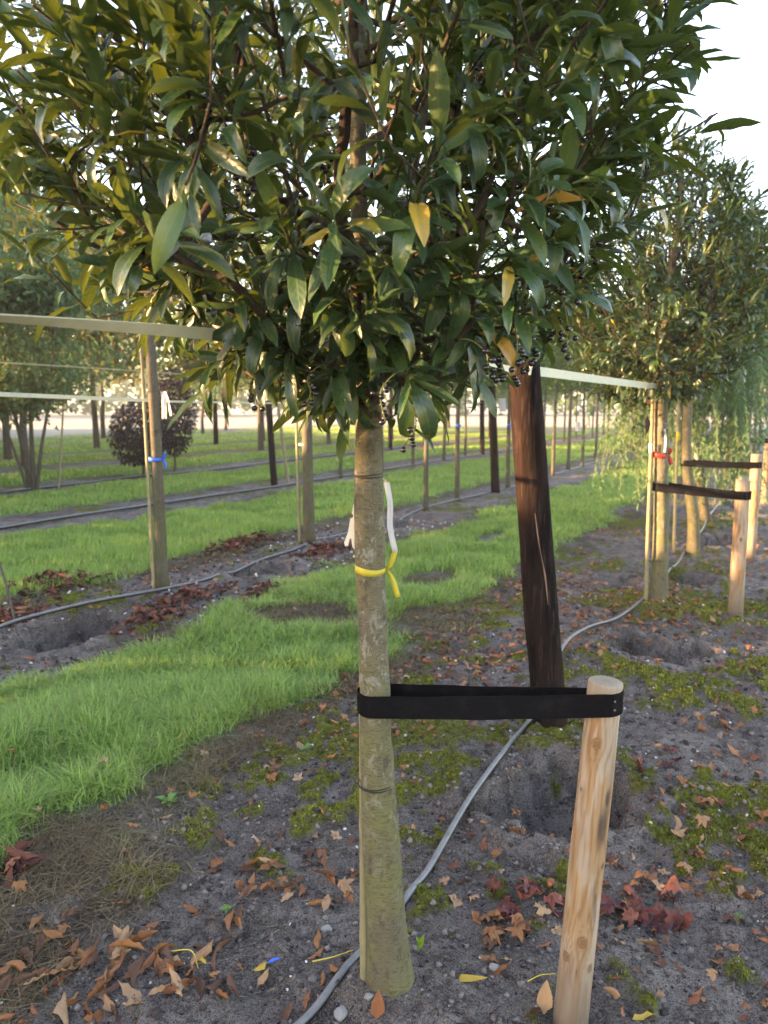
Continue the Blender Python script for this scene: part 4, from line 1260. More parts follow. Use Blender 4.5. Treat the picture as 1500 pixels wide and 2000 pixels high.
def stake(u, v, h, r0, r1, lean, label, knots, seed, pos=None, broken=False, bevel=True):
    r = np.random.default_rng(seed)
    b = G(u, v, -0.06) if pos is None else np.asarray(pos, float)
    n, m = 72, 220
    t = np.concatenate([np.linspace(0, 0.985, m - 8), 0.985 + 0.015 * np.array([0.2, 0.4, 0.55, 0.68, 0.8, 0.9, 0.97, 1.0])])
    ax = np.array([lean[0], lean[1], h])
    pts = ax[None] * t[:, None]
    rad = np.interp(t, [0, 1], [r0, r1])
    if bevel:
        rad[-8:] *= np.array([1, 1, 0.995, 0.99, 0.98, 0.965, 0.945, 0.9])
    vv_, ff = tube(pts, rad, n)
    k = np.arange(n * m)
    ang = (k % n) / n * 2 * math.pi; zz = t[k // n] * h
    # angles follow the tube's own frame: work with real directions
    d = vv_[:n * m] - np.repeat(pts, n, 0)
    ang = np.arctan2(d[:, 0], -d[:, 1])         # 0 faces the viewer, + to the right
    s = ang * r0
    dev = np.zeros_like(s); kn = np.zeros_like(s); ringk = np.zeros_like(s); bul = np.zeros_like(s)
    for (ka, kz, kr) in knots:
        dx = s - ka * r0; dz = (zz - kz) * 0.75
        q = np.hypot(dx, dz)
        dev += np.sign(dx) * kr * 1.4 * np.exp(-(dz / (kr * 2.6)) ** 2) * np.exp(-np.abs(dx) / (kr * 2))
        kn = np.maximum(kn, 1 - sstep(kr * 0.75, kr * 1.1, q)); bul += 0.0025 * np.exp(-(q / (kr * 1.3)) ** 2)
        ringk = np.where(q < kr * 1.6, 0.5 + 0.5 * np.sin(q / kr * 14), ringk)
    g = (s - dev) * 1.0
    swirl = (fbm(g * 45 + 3, zz * 3.0, 4, seed) - 0.5)
    grain = 0.5 + 0.5 * np.sin((g * 260 + swirl * 14 + fbm(g * 20, zz * 7, 3, seed + 3) * 9))
    patch = sstep(0.5, 0.62, fbm(g * 40, zz * 6, 4, seed + 5))
    c = np.array([0.385, 0.305, 0.22])[None] * (0.82 + 0.3 * fbm(s * 30, zz * 9, 4, seed + 1))[:, None]
    c = c * (1 - 0.42 * (grain ** 3)[:, None] * np.array([0.6, 0.95, 1.15]))
    c = c * (1 - patch[:, None] * np.array([0.08, 0.26, 0.46]))
    kc = np.array([0.22, 0.115, 0.05])[None] * (0.7 + 0.5 * ringk)[:, None]
    c = c * (1 - kn[:, None]) + kc * kn[:, None]
    if seed == 1:                                 # dark scuffed stain on the right of the near stake
        st = np.maximum(np.exp(-(((s - 0.017) / 0.013) ** 2 + ((zz - 0.60) / 0.05) ** 2) ** 2), 0.95 * np.exp(-(((s - 0.024) / 0.007) ** 2 + ((zz - 0.665) / 0.024) ** 2) ** 2))
        st = np.maximum(st, 0.7 * np.exp(-(((s - 0.018) / 0.008) ** 2 + ((zz - 0.42) / 0.07) ** 2)) * sstep(0.4, 0.6, fbm(s * 90, zz * 20, 3, 8)))
        st *= 0.75 + 0.5 * fbm(s * 80, zz * 30, 3, 77)
        c = c * (1 - np.clip(st, 0, 0.93)[:, None] * np.array([0.86, 0.84, 0.8]))
        c = c * (1 - 0.75 * (np.exp(-((s + 0.008 + 0.02 * (zz - 0.1)) / 0.0008) ** 2) * (zz < 0.24))[:, None])    # drying crack
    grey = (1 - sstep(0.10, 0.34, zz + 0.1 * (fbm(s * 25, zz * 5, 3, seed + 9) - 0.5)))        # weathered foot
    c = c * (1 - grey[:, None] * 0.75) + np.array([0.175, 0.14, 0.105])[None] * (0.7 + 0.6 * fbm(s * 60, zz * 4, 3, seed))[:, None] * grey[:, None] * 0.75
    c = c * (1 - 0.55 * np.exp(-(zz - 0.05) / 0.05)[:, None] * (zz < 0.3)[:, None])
    topg = sstep(h * 0.955, h * 0.985, zz + 0.01 * swirl)
    c = c * (1 - topg[:, None] * 0.7) + np.array([0.27, 0.235, 0.18])[None] * topg[:, None] * 0.7
    vv_[:n * m] = np.repeat(pts, n, 0) + d * (1 + (bul + 0.0025 * (fbm(ang * 2, zz * 6, 3, seed) - 0.5) + 0.0006 * grain)[:, None] / r0)
    # worn end grain
    endc = np.array([[0.24, 0.205, 0.15]] * 2)
    cols = np.concatenate([np.clip(c, 0.01, 1), endc])
    if broken:
        top = vv_[:, 2] > h * 0.985
        vv_[top, 2] += 0.05 * (fbm(vv_[top, 0] * 30, vv_[top, 1] * 30, 2, 5) - 0.2)
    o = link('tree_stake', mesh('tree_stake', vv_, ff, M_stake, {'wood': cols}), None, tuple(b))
    tag(o, label, 'stake', 'peeled wooden tree stakes')
    mb = MB()
    for q in range(26):
        a = r.uniform(0, 6.28); l_ = r1 * 0.72 * math.sqrt(r.uniform())
        p = ax + np.array([math.cos(a) * l_, math.sin(a) * l_, -0.002])
        v, f = tube([p - [0, 0, 0.004], p + [r.normal(0, 0.001), r.normal(0, 0.001), r.uniform(0.001, 0.005)]], [r.uniform(0.002, 0.006), 0.001], 5); mb.add(v, f)
    mm = link('end_grain', mb.mesh('end_grain', plain('worn_end_grain', (0.26, 0.22, 0.16), 0.9)), o)
    return o, b, ax


S1B = np.array([0.452, 1.69, float(gz(1.69, -0.39)[0]) - 0.06])
S1T = pxw(1183, 1330, 1.69)
st1, s1b, s1ax = stake(0, 0, S1T[2] - S1B[2], 0.0415, 0.039, (S1T[0] - S1B[0], 0.0), 'peeled pine stake with knots and a dark scuff, nearest on the right',
                       [(-0.45, 0.80, 0.012), (-0.1, 0.31, 0.013), (-0.95, 0.26, 0.011), (0.55, 0.24, 0.009), (0.75, 0.50, 0.008), (-1.1, 0.68, 0.005)], 1, S1B)
B = G(5.87, -0.27, -0.05)
st2, s2b, s2ax = stake(5.87, -0.27, 1.0, 0.05, 0.047, (-0.005, 0), 'sunlit peeled stake with a splintered top beside the second laurel', [(-0.3, 0.6, 0.012)], 2, B, True, False)
B = G(8.12, -0.28, -0.05)
st3, s3b, s3ax = stake(8.12, -0.28, 1.06, 0.05, 0.047, (0.0, 0), 'peeled stake half hidden behind the splintered one', [], 3, B)
B = G(12.75, -0.30, -0.05)
st4, s4b, s4ax = stake(12.75, -0.30, 1.05, 0.05, 0.047, (0.0, 0), 'small far stake at the right edge beyond the willow', [], 4, B)
place_tree('young_tree', YOUNG[1], at(12.75, -0.85), 0.4, 'young tree behind the willow, strapped to the far stake', 'far trees of the nearest row', 0.95)


def cane(p0, p1, rad, label, nodes=5):
    p0, p1 = np.asarray(p0, float), np.asarray(p1, float)
    t = np.linspace(0, 1, 41)
    pts = p0 + (p1 - p0) * t[:, None]
    rr_ = np.full(41, rad) * np.linspace(1.05, 0.85, 41)
    for k in range(4, 40, 8): rr_[k] *= 1.14
    v, f = tube(pts - p0, rr_, 10)
    return tag(link('support_cane', mesh('support_cane', v, f, M_cane), None, tuple(p0)), label, 'cane', 'canes tied to the trees')


c0 = np.array([-0.051, 1.80, float(gz(1.56, -0.87)[0]) - 0.03])
cane(c0, (-0.052, 1.848, 1.5), 0.0115, 'thin greenish cane behind the left side of the main trunk')
b2 = B2
cane((b2[0] - 0.105, b2[1] - 0.03, b2[2] + 0.0), (b2[0] - 0.125, b2[1] - 0.02, 1.95), 0.014, 'thin cane standing left of the second laurel trunk')
b3 = B3
cane((b3[0] - 0.20, b3[1], b3[2]), (b3[0] - 0.235, b3[1], 1.8), 0.016, 'thin cane standing left of the third laurel trunk')
t1 = G(4.5, -4.39); t2 = G(6.74, -4.46)
cane((t1[0] - 0.062, t1[1] - 0.02, t1[2] - 0.03), (t1[0] - 0.09, t1[1], 2.1), 0.014, 'thin cane tied to the blue-ribboned trunk')
cane((t2[0] - 0.10, t2[1], t2[2] - 0.03), (t2[0] - 0.125, t2[1], 2.2), 0.016, 'thin cane tied to the trunk with the white band')
q = G(11.67, -8.15); cane((q[0], q[1], q[2] - 0.03), (q[0] - 0.28, q[1], 2.4), 0.03, 'slanting pale cane just right of the black post')
q = G(8.6, -11.6); cane((q[0] - 0.35, q[1], q[2] - 0.03), (q[0] - 0.75, q[1], 1.9), 0.02, 'slanting cane left of the many-stemmed tree')
q = G(9.3, -11.6); cane((q[0] + 0.1, q[1], q[2] - 0.03), (q[0] + 0.3, q[1], 1.7), 0.018, 'slanting cane right of the many-stemmed tree')


# ------------------------------------------------------------------ straps, ties, tags, ribbons
def ribbon(path, width_vec, thick, n_sub=None):
    """flat band along path; width_vec (m,3) half widths; thickness along the normal"""
    path = np.asarray(path, float); w = np.asarray(width_vec, float)
    t = np.gradient(path, axis=0); t /= np.linalg.norm(t, axis=1)[:, None] + 1e-9
    nn = np.cross(t, w); nn /= np.linalg.norm(nn, axis=1)[:, None] + 1e-9
    h = nn * thick / 2
    m = len(path)
    V = np.stack([path - w - h, path + w - h, path + w + h, path - w + h], 1).reshape(-1, 3)
    i = np.arange(m - 1)[:, None]; j = np.arange(4)[None]
    q = np.stack([i * 4 + j, i * 4 + (j + 1) % 4, (i + 1) * 4 + (j + 1) % 4, (i + 1) * 4 + j], 2).reshape(-1, 4)
    caps = np.array([(3, 2, 1, 0), ((m - 1) * 4, (m - 1) * 4 + 1, (m - 1) * 4 + 2, (m - 1) * 4 + 3)])
    return V, [np.concatenate([q, caps])]


def strap(c1, r1, c2, r2_, z1, z2, hw, label, twist=True):
    """figure-like loop of belt: round the trunk at c1, across, round the stake at c2"""
    c1 = np.array(c1, float); c2 = np.array(c2, float)
    d = c2 - c1; L_ = np.linalg.norm(d); e = d / L_; s = np.array([-e[1], e[0]])      # s points away from the viewer when e is +X
    P = []; Z = []
    # front run from trunk (front-left) to stake, round the stake, back run, round the trunk
    for a in np.linspace(math.pi / 2, 3 * math.pi / 2, 14):        # round the trunk's far end (left)
        P.append(c1 + (e * math.cos(a) + s * math.sin(a)) * (r1 + 0.0025)); Z.append(z1 - 0.012 if a > math.pi else z1 + 0.004)
    T = np.linspace(0.05, 0.95, 26)
    for t in T:
        P.append(c1 + e * L_ * t - s * ((r1 + 0.0025) * (1 - t) + (r2_ + 0.0025) * t)); Z.append((z1 - 0.003) * (1 - t) + z2 * t - 0.003 * math.sin(math.pi * t))
    for a in np.linspace(-math.pi / 2, math.pi / 2, 14):
        P.append(c2 + (e * math.cos(a) + s * math.sin(a)) * (r2_ + 0.0025)); Z.append(z2)
    for t in T[::-1]:
        P.append(c1 + e * L_ * t + s * ((r1 + 0.0025) * (1 - t) + (r2_ + 0.0025) * t)); Z.append((z1 + 0.002) * (1 - t) + (z2 - 0.016) * t - 0.002 * math.sin(math.pi * t))
    P.append(P[0]); Z.append(Z[0])
    P = np.array(P); Z = np.array(Z)
    Z[:14] = np.interp(np.arange(14), [0, 13], [z1 + 0.002, z1 - 0.003])
    path = np.stack([P[:, 0], P[:, 1], Z], 1)
    rr_ = np.random.default_rng(int(abs(c1[0]) * 1000) + 3)
    path[:, 1] += 0.0012 * np.sin(np.arange(len(path)) * 0.9)
    wv = np.zeros_like(path); wv[:, 2] = hw * (1 + 0.02 * np.sin(np.arange(len(path)) * 0.55))
    wv[14:40, 1] += hw * 0.14 * np.sin(np.pi * T) ; wv[54:80, 1] -= hw * 0.1 * np.sin(np.pi * T)
    V, F = ribbon(path, wv, 0.0022)
    base = np.array([c1[0], c1[1], 0.0])
    o = link('tree_strap', mesh('tree_strap', V - base, F, M_rubber, None, False), None, tuple(base))
    mbn = MB()
    for dz in (-0.4, 0.35):                     # nails that hold the belt on the stake
        p = c2 + (e * 0.5 - s * 0.86) * (r2_ + 0.004)
        v, f = tube([(p[0] - base[0], p[1] - base[1] + 0.004, z2 + dz * hw), (p[0] - base[0] + 0.0005, p[1] - base[1] - 0.0012, z2 + dz * hw)], [0.0026, 0.0026], 8); mbn.add(v, f)
    link('nail_heads', mbn.mesh('nail_heads', M_nail), o)
    return tag(o, label, 'strap', 'black belts strapping trees to stakes')


tz = 0.785
sx = S1B[0] + s1ax[0] * (0.80 - S1B[2]) / s1ax[2]
strap((-0.024, 1.80), 0.0385, (sx, 1.69), 0.0405, pxw(730, 1379, 1.762)[2], pxw(1183, 1378, 1.65)[2], 0.0268, 'wide black rubber belt between the main trunk and the near stake')
strap((B2[0] - 0.028, B2[1]), 0.054, (s2b[0], s2b[1]), 0.049, 0.905, 0.875, 0.030, 'black belt tying the second laurel to the splintered stake')
strap((B3[0] - 0.12, B3[1]), 0.052, (s3b[0], s3b[1]), 0.049, 0.93, 0.93, 0.030, 'black belt tying the third laurel to the hidden stake')
g4 = G(12.75, -0.85)
strap((g4[0], g4[1]), 0.045, (s4b[0], s4b[1]), 0.049, 0.98, 0.97, 0.035, 'small black belt on the far stake at the right edge')


def wire_loop(c, r_, z, label, tail=True, turns=2, extra=None):
    mb = MB()
    n = 60
    for k in range(turns):
        a = np.linspace(0, 2 * math.pi, n)
        rr_ = r_ + 0.0015
        pts = np.stack([rr_ * np.cos(a), rr_ * np.sin(a), 0.004 * k + 0.003 * np.sin(a + k)], 1)
        if extra: pts[:, 0] -= extra * (np.cos(a) < -0.3) * 1.0
        v, f = tube(pts, 0.0014, 6, False); mb.add(v, f)
    if tail:
        pts = smooth_path([(-r_ - 0.002, -0.004, 0), (-r_ - 0.008, -0.012, 0.004), (-r_ - 0.014, -0.02, -0.006)], 8)
        v, f = tube(pts, 0.0013, 6); mb.add(v, f)
        pts = smooth_path([(-r_ - 0.002, -0.004, 0), (-r_ - 0.007, -0.014, 0.008), (-r_ - 0.01, -0.018, 0.016)], 8)
        v, f = tube(pts, 0.0013, 6); mb.add(v, f)
    o = link('wire_tie', mb.mesh('wire_tie', M_wire), None, (c[0], c[1], z))
    return tag(o, label, 'tie', 'wire ties round the trunks')


wire_loop((-0.020, 1.80), 0.0425, 0.567, 'dark wire tie wound round the main trunk below the black belt')
wire_loop((-0.037, 1.80), 0.0335, 1.335, 'dark wire tie round the main trunk just under the leaves', False)
wire_loop((t1[0] - 0.02, t1[1]), 0.05, 1.60, 'dark tie round the blue-ribboned trunk', False)
wire_loop((B2[0] - 0.055, B2[1]), 0.07, 0.36, 'low dark tie round the second laurel trunk and its cane', False)


def ring_band(c, r_, z, hw, mat, label, name, cat, ends=True, edir=(1, -0.3), group=None, size=0.05, wob=0.003):
    a = np.linspace(0, 2 * math.pi, 48)
    path = np.stack([(r_ + 0.002) * np.cos(a), (r_ + 0.002) * np.sin(a), wob * np.sin(a * 2 + 1)], 1)
    wv = np.zeros_like(path); wv[:, 2] = hw * (0.45 + 0.55 * np.abs(np.sin((a) / 2)))      # gathers at the knot
    V, F = ribbon(path, wv, 0.0008)
    o = link(name, mesh(name, V, F, mat), None, (c[0], c[1], z))
    tag(o, label, cat, group)
    if ends:
        k0 = np.array([r_ + 0.004, -0.004, 0])
        e = np.array([edir[0], edir[1], 0]); e /= np.linalg.norm(e)
        for sgn, L_ in ((1, size), (-1, size * 1.35)):
            p = smooth_path([k0, k0 + e * 0.25 * L_ + [0, 0, sgn * L_ * 0.38], k0 + e * 0.45 * L_ + [0, 0, sgn * L_ * 1.0]], 12)
            w = np.zeros_like(p); ww = hw * np.interp(np.linspace(0, 1, 12), [0, 0.15, 0.6, 1], [0.15, 0.55, 0.8, 0.75])
            w[:, 0] = ww * 0.8; w[:, 1] = -ww * 0.25; w[:, 2] = -sgn * ww * 0.3
            V, F = ribbon(p, w, 0.0006)
            link('ribbon_end', mesh('ribbon_end', V, F, mat), o)
    return o


ring_band((-0.032, 1.80), 0.0352, 1.11, 0.0095, M_yellow, 'yellow plastic ribbon knotted round the main trunk', 'yellow_ribbon', 'ribbon', True, (1, -0.5), None, 0.048)
ring_band((B2[0] - 0.045, B2[1]), 0.053, 1.135, 0.02, M_red, 'red ribbon knotted round the second laurel trunk', 'red_ribbon', 'ribbon', True, (1, -0.5), None, 0.05, 0.008)
ring_band((t1[0] - 0.012, t1[1]), 0.053, 1.075, 0.018, M_blue, 'blue ribbon round the sunlit trunk on the left', 'blue_ribbon', 'ribbon', True, (1, -0.5), None, 0.05)
ring_band((t2[0] - 0.03, t2[1]), 0.063, 1.085, 0.014, M_white, 'white band round the second thick trunk on the left', 'white_ribbon', 'ribbon', False)
g5 = G(13.2, -4.45)
ring_band((g5[0], g5[1]), 0.040, 1.13, 0.03, M_blue, 'small blue ribbon round a slim trunk between the dark poles', 'blue_ribbon', 'ribbon', False)
g6 = G(11.02, -4.53)
ring_band((g6[0], g6[1]), 0.040, 1.18, 0.02, M_blue, 'small blue ribbon round the slim trunk left of the second pole', 'blue_ribbon', 'ribbon', False)
ring_band((B3[0] - 0.215, B3[1]), 0.02, 1.19, 0.05, M_yellow, 'yellow tie on the cane of the third laurel', 'yellow_ribbon', 'ribbon', False)


def strip(ctrl, hw, wdir, mat, label, name='plant_tag', cat='tag', thick=0.0006, hole=None):
    p = smooth_path(ctrl, 20); b = p[0].copy()
    w = np.tile(np.asarray(wdir, float) * hw, (20, 1))
    V, F = ribbon(p - b, w, thick)
    o = link(name, mesh(name, V, F, mat), None, tuple(b))
    return tag(o, label, cat, 'labels hung on the trees'), p, w


# white hanging label with a thin line of print
z_ = 1.735
tagp = [pxw(755, 942, z_), pxw(762, 985, z_ - 0.004), pxw(762, 1030, z_ - 0.006), pxw(772, 1078, z_ - 0.004)]
o, p, w = strip(tagp, 0.0066, (1, 0.12, 0.0), M_white, 'long white paper label hanging right of the main trunk')
b = p[0]
mb = MB()
rt = np.random.default_rng(4)
for k in range(60):
    t = 5 + k * 0.155
    i = int(t); c = p[i] + (p[i + 1] - p[i]) * (t - i)
    if rt.uniform() < 0.15: continue
    d = (p[i + 1] - p[i]); d /= np.linalg.norm(d)
    s_ = np.array([1, 0.12, 0]) * rt.uniform(0.0004, 0.0009)
    c = c + np.array([0.0, -0.0006, 0])
    mb.add(np.array([c - s_ - d * 0.0004, c + s_ - d * 0.0004, c + s_ + d * 0.0004, c - s_ + d * 0.0004]) - b, [np.array([(0, 1, 2, 3)])])
link('print', mb.mesh('print', M_print, False), o)
ln, _, _ = strip([pxw(748, 935, 1.765), pxw(752, 938, 1.75), pxw(757, 946, z_)], 0.0015, (1, 0, 0.3), M_white, 'x')
ln.name = 'tie_loop'; ln.parent = o; ln.location = (ln.location - o.location)
for kk in ('label', 'category', 'group'): del ln[kk]

# ivory tag peeping out left of the trunk
def flat_poly(pts, Y, thick, mat, name, label):
    P = np.array([pxw(a, b_, Y + dy) for a, b_, dy in pts]); b_ = P.mean(0)
    n = len(P)
    V = np.concatenate([P - b_, P - b_ + [0, thick, 0]])
    mb = MB(); me = bpy.data.meshes.new(name)
    faces = [tuple(range(n)), tuple(range(2 * n - 1, n - 1, -1))] + [(i, i + n, (i + 1) % n + n, (i + 1) % n) for i in range(n)]
    me.from_pydata([tuple(x) for x in V], [], faces); me.materials.append(mat); me.validate()
    o = link(name, me, None, tuple(b_)); tag(o, label, 'tag', 'labels hung on the trees')
    return o


flat_poly([(700, 975, 0.05), (690, 985, 0.05), (687, 1003, 0.05), (690, 1006, 0.05), (689, 1011, 0.05), (684, 1013, 0.05), (680, 1038, 0.05), (672, 1060, 0.05), (674, 1067, 0.05), (680, 1066, 0.05), (683, 1052, 0.05), (686, 1052, 0.05), (688, 1068, 0.05), (693, 1074, 0.05), (704, 1078, 0.05)], 1.78, 0.0012, M_ivory, 'plant_tag', 'ivory plastic tag with a slot, half hidden behind the main trunk')
Y1 = t1[1] - 0.03
strip([pxw(318, 765, Y1), pxw(321, 790, Y1), pxw(321, 818, Y1)], 0.018, (1, 0.1, 0), M_white, 'white paper tag hanging on the blue-ribboned trunk')
strip([pxw(322, 765, Y1 - .02), pxw(329, 785, Y1 - 0.04), pxw(334, 812, Y1 - 0.03)], 0.014, (0.7, -0.7, 0), M_ivory, 'cream sunlit tag beside the white one on the ribboned trunk')
Y2 = t2[1] - 0.07
strip([pxw(588, 778, Y2), pxw(597, 790, Y2), pxw(600, 806, Y2)], 0.03, (1, 0, 0), M_white, 'white tag on the second thick trunk on the left')
Yb = B2[1] - 0.05
strip([pxw(1296, 838, Yb), pxw(1299, 860, Yb), pxw(1297, 884, Yb)], 0.012, (0.8, -0.6, 0), M_ivory, 'sunlit cream tag above the red ribbon')
strip([pxw(1271, 866, Yb), pxw(1270, 874, Yb), pxw(1271, 884, Yb)], 0.011, (0.8, -0.6, 0), M_ivory, 'small cream scrap left of the red ribbon')
Yw = G(10.57, -0.89)[1] - 0.1
strip([pxw(1352, 860, Yw), pxw(1358, 880, Yw), pxw(1360, 902, Yw)], 0.03, (0.8, -0.6, 0), M_white, 'white ribbon hanging on the willow trunk')
Yf = g5[1] - 0.06
strip([pxw(980, 778, Yf), pxw(981, 790, Yf), pxw(982, 804, Yf)], 0.06, (1, 0, 0), M_white, 'white tag on the slim trunk between the dark poles')
Yf = G(18.98, -4.5)[1] - 0.06
strip([pxw(1128, 824, Yf), pxw(1129, 832, Yf), pxw(1129, 842, Yf)], 0.06, (1, 0, 0), M_white, 'white tag on a far slim trunk right of the thick pole')


# ------------------------------------------------------------------ webbing bands strung along the rows
def band(ctrl, hw, label, twist0=0.0, twist1=0.0, n=60, sag=0.0, name='webbing_band'):
    p = smooth_path(ctrl, n)
    t = np.linspace(0, 1, n)
    p[:, 2] -= sag * np.sin(math.pi * t)
    d = np.gradient(p, axis=0); d /= np.linalg.norm(d, axis=1)[:, None]
    side = np.cross(d, [0, 0, 1.0]); side /= np.linalg.norm(side, axis=1)[:, None]
    tw = np.interp(t, [0.0, 0.25, 0.5, 0.76, 1.0], twist0) if isinstance(twist0, list) else twist0 + (twist1 - twist0) * t
    wv = np.cos(tw)[:, None] * np.array([0, 0, 1.0]) + np.sin(tw)[:, None] * side
    b = p[0].copy()
    V, F = ribbon(p - b, wv * hw, 0.0015)
    o = link(name, mesh(name, V, F, M_band, None, False), None, tuple(b))
    return tag(o, label, 'band', 'pale bands strung along the rows')


mt = np.array([-0.043, 1.755, 1.645])
lb_ = pxw(-20, 619, 1.0); lb2 = pxw(-700, 590, 0.35)
band([pxw(-420, 588, 0.55), lb_, pxw(300, 643, 1.33), pxw(600, 667, 1.70), mt], 0.0125, 'pale webbing band crossing the left half to the main trunk', [1.55, 1.3, 0.85, 0.12, 0.1])
po = np.array([PT[0] - 0.02, 3.31, PT[2] - 0.01])
band([mt + [0.05, 0.0, 0], 0.5 * (mt + po) + [0, 0, 0.0], po + [-0.04, -0.01, 0.0]], 0.0125, 'pale band running from the main trunk to the thick dark pole', 0.1, 0.1)
b2p = np.array([B2[0] - 0.06, B2[1] - 0.05, 1.62])
band([po + [0.03, -0.0, 0.0], 0.5 * (po + b2p), b2p], 0.02, 'pale band running from the thick dark pole to the second laurel', 0.1, 0.1)
Yr = t1[1] - 0.05
lt = pxw(290, 782, Yr)
band([pxw(-300, 757, Yr - 3.2), pxw(0, 770, Yr - 1.6), lt], 0.013, 'pale band from the left edge to the blue-ribboned trunk', 0.2, 0.3)
band([pxw(316, 784, Yr + 0.1), pxw(585, 788, t2[1] - 0.06)], 0.008, 'thin pale band between the two thick left trunks', 0.3, 0.3)
band([pxw(-200, 697, 8.2), pxw(0, 708, 9.0), pxw(290, 726, 11.2), pxw(528, 745, 13.7)], 0.011, 'thin dim band high behind the ribboned trunk', 0.9, 0.9)
band([pxw(530, 787, 13.8), pxw(750, 787, 18.2), pxw(940, 786, 23.1)], 0.012, 'thin wire between the black posts of the third row', 0.4, 0.4)


# ------------------------------------------------------------------ irrigation hoses
def hose(pts, rad, label):
    c = []
    for u, v, dz in pts: c.append(G(u, v, rad + dz))
    p = smooth_path(c, len(pts) * 14)
    # rest on the ground
    uu, vv = UV(p[:, 0], p[:, 1])
    p[:, 2] = np.maximum(p[:, 2], gz(uu, vv) + rad * 0.55)
    for _ in range(6): p[1:-1, 2] = 0.25 * p[:-2, 2] + 0.5 * p[1:-1, 2] + 0.25 * p[2:, 2]
    b = p[0].copy()
    v, f = tube(p - b, rad, 12)
    o = link('irrigation_hose', mesh('irrigation_hose', v, f, M_hose), None, tuple(b))
    return tag(o, label, 'hose', 'irrigation hoses along the rows')


hose([(0.55, -1.10, 0), (1.10, -1.02, 0), (1.42, -0.955, 0), (1.75, -0.945, 0), (2.06, -0.945, 0.0), (2.5, -0.965, 0.01), (3.0, -0.99, 0.015), (3.42, -1.015, 0), (3.9, -1.06, 0.0), (4.32, -1.09, 0.02), (4.8, -1.06, 0.05), (5.3, -0.98, 0.03), (5.86, -0.90, 0), (6.4, -0.88, 0.03), (7.0, -0.88, 0.06), (7.6, -0.87, 0.03), (8.25, -0.87, 0), (9.5, -0.85, 0.03), (11, -0.9, 0), (14, -0.9, 0)], 0.0115, 'grey irrigation hose running past the main trunk along the nearest row')
hose([(1.6, -4.45, 0), (2.6, -4.43, 0), (3.07, -4.41, 0.05), (3.5, -4.41, 0.05), (3.91, -4.42, 0.02), (4.5, -4.32, 0), (5.3, -4.38, 0.03), (5.8, -4.4, 0.03), (6.5, -4.4, 0), (7.37, -4.49, 0), (8.5, -4.45, 0.02), (9.6, -4.55, 0.01), (11, -4.5, 0.02), (12.5, -4.5, 0), (15, -4.45, 0), (19, -4.5, 0), (24, -4.5, 0), (30, -4.5, 0)], 0.0145, 'grey hose lying along the second row past the red leaf piles')
hose([(3.5, -8.2, 0), (5.81, -8.21, 0), (7, -8.3, 0.01), (8.33, -8.32, 0), (10, -8.15, 0.01), (11.2, -8.1, 0), (13, -8.2, 0.01), (16, -8.2, 0), (21, -8.2, 0), (27, -8.2, 0)], 0.022, 'grey hose along the third row behind the blue-ribboned trunk')
hose([(6, -11.9, 0), (9, -11.75, 0), (12, -11.8, 0.01), (14, -11.7, 0.0), (18, -11.8, 0.01), (24, -11.8, 0)], 0.025, 'hose along the fourth row beneath the dark shrubs')


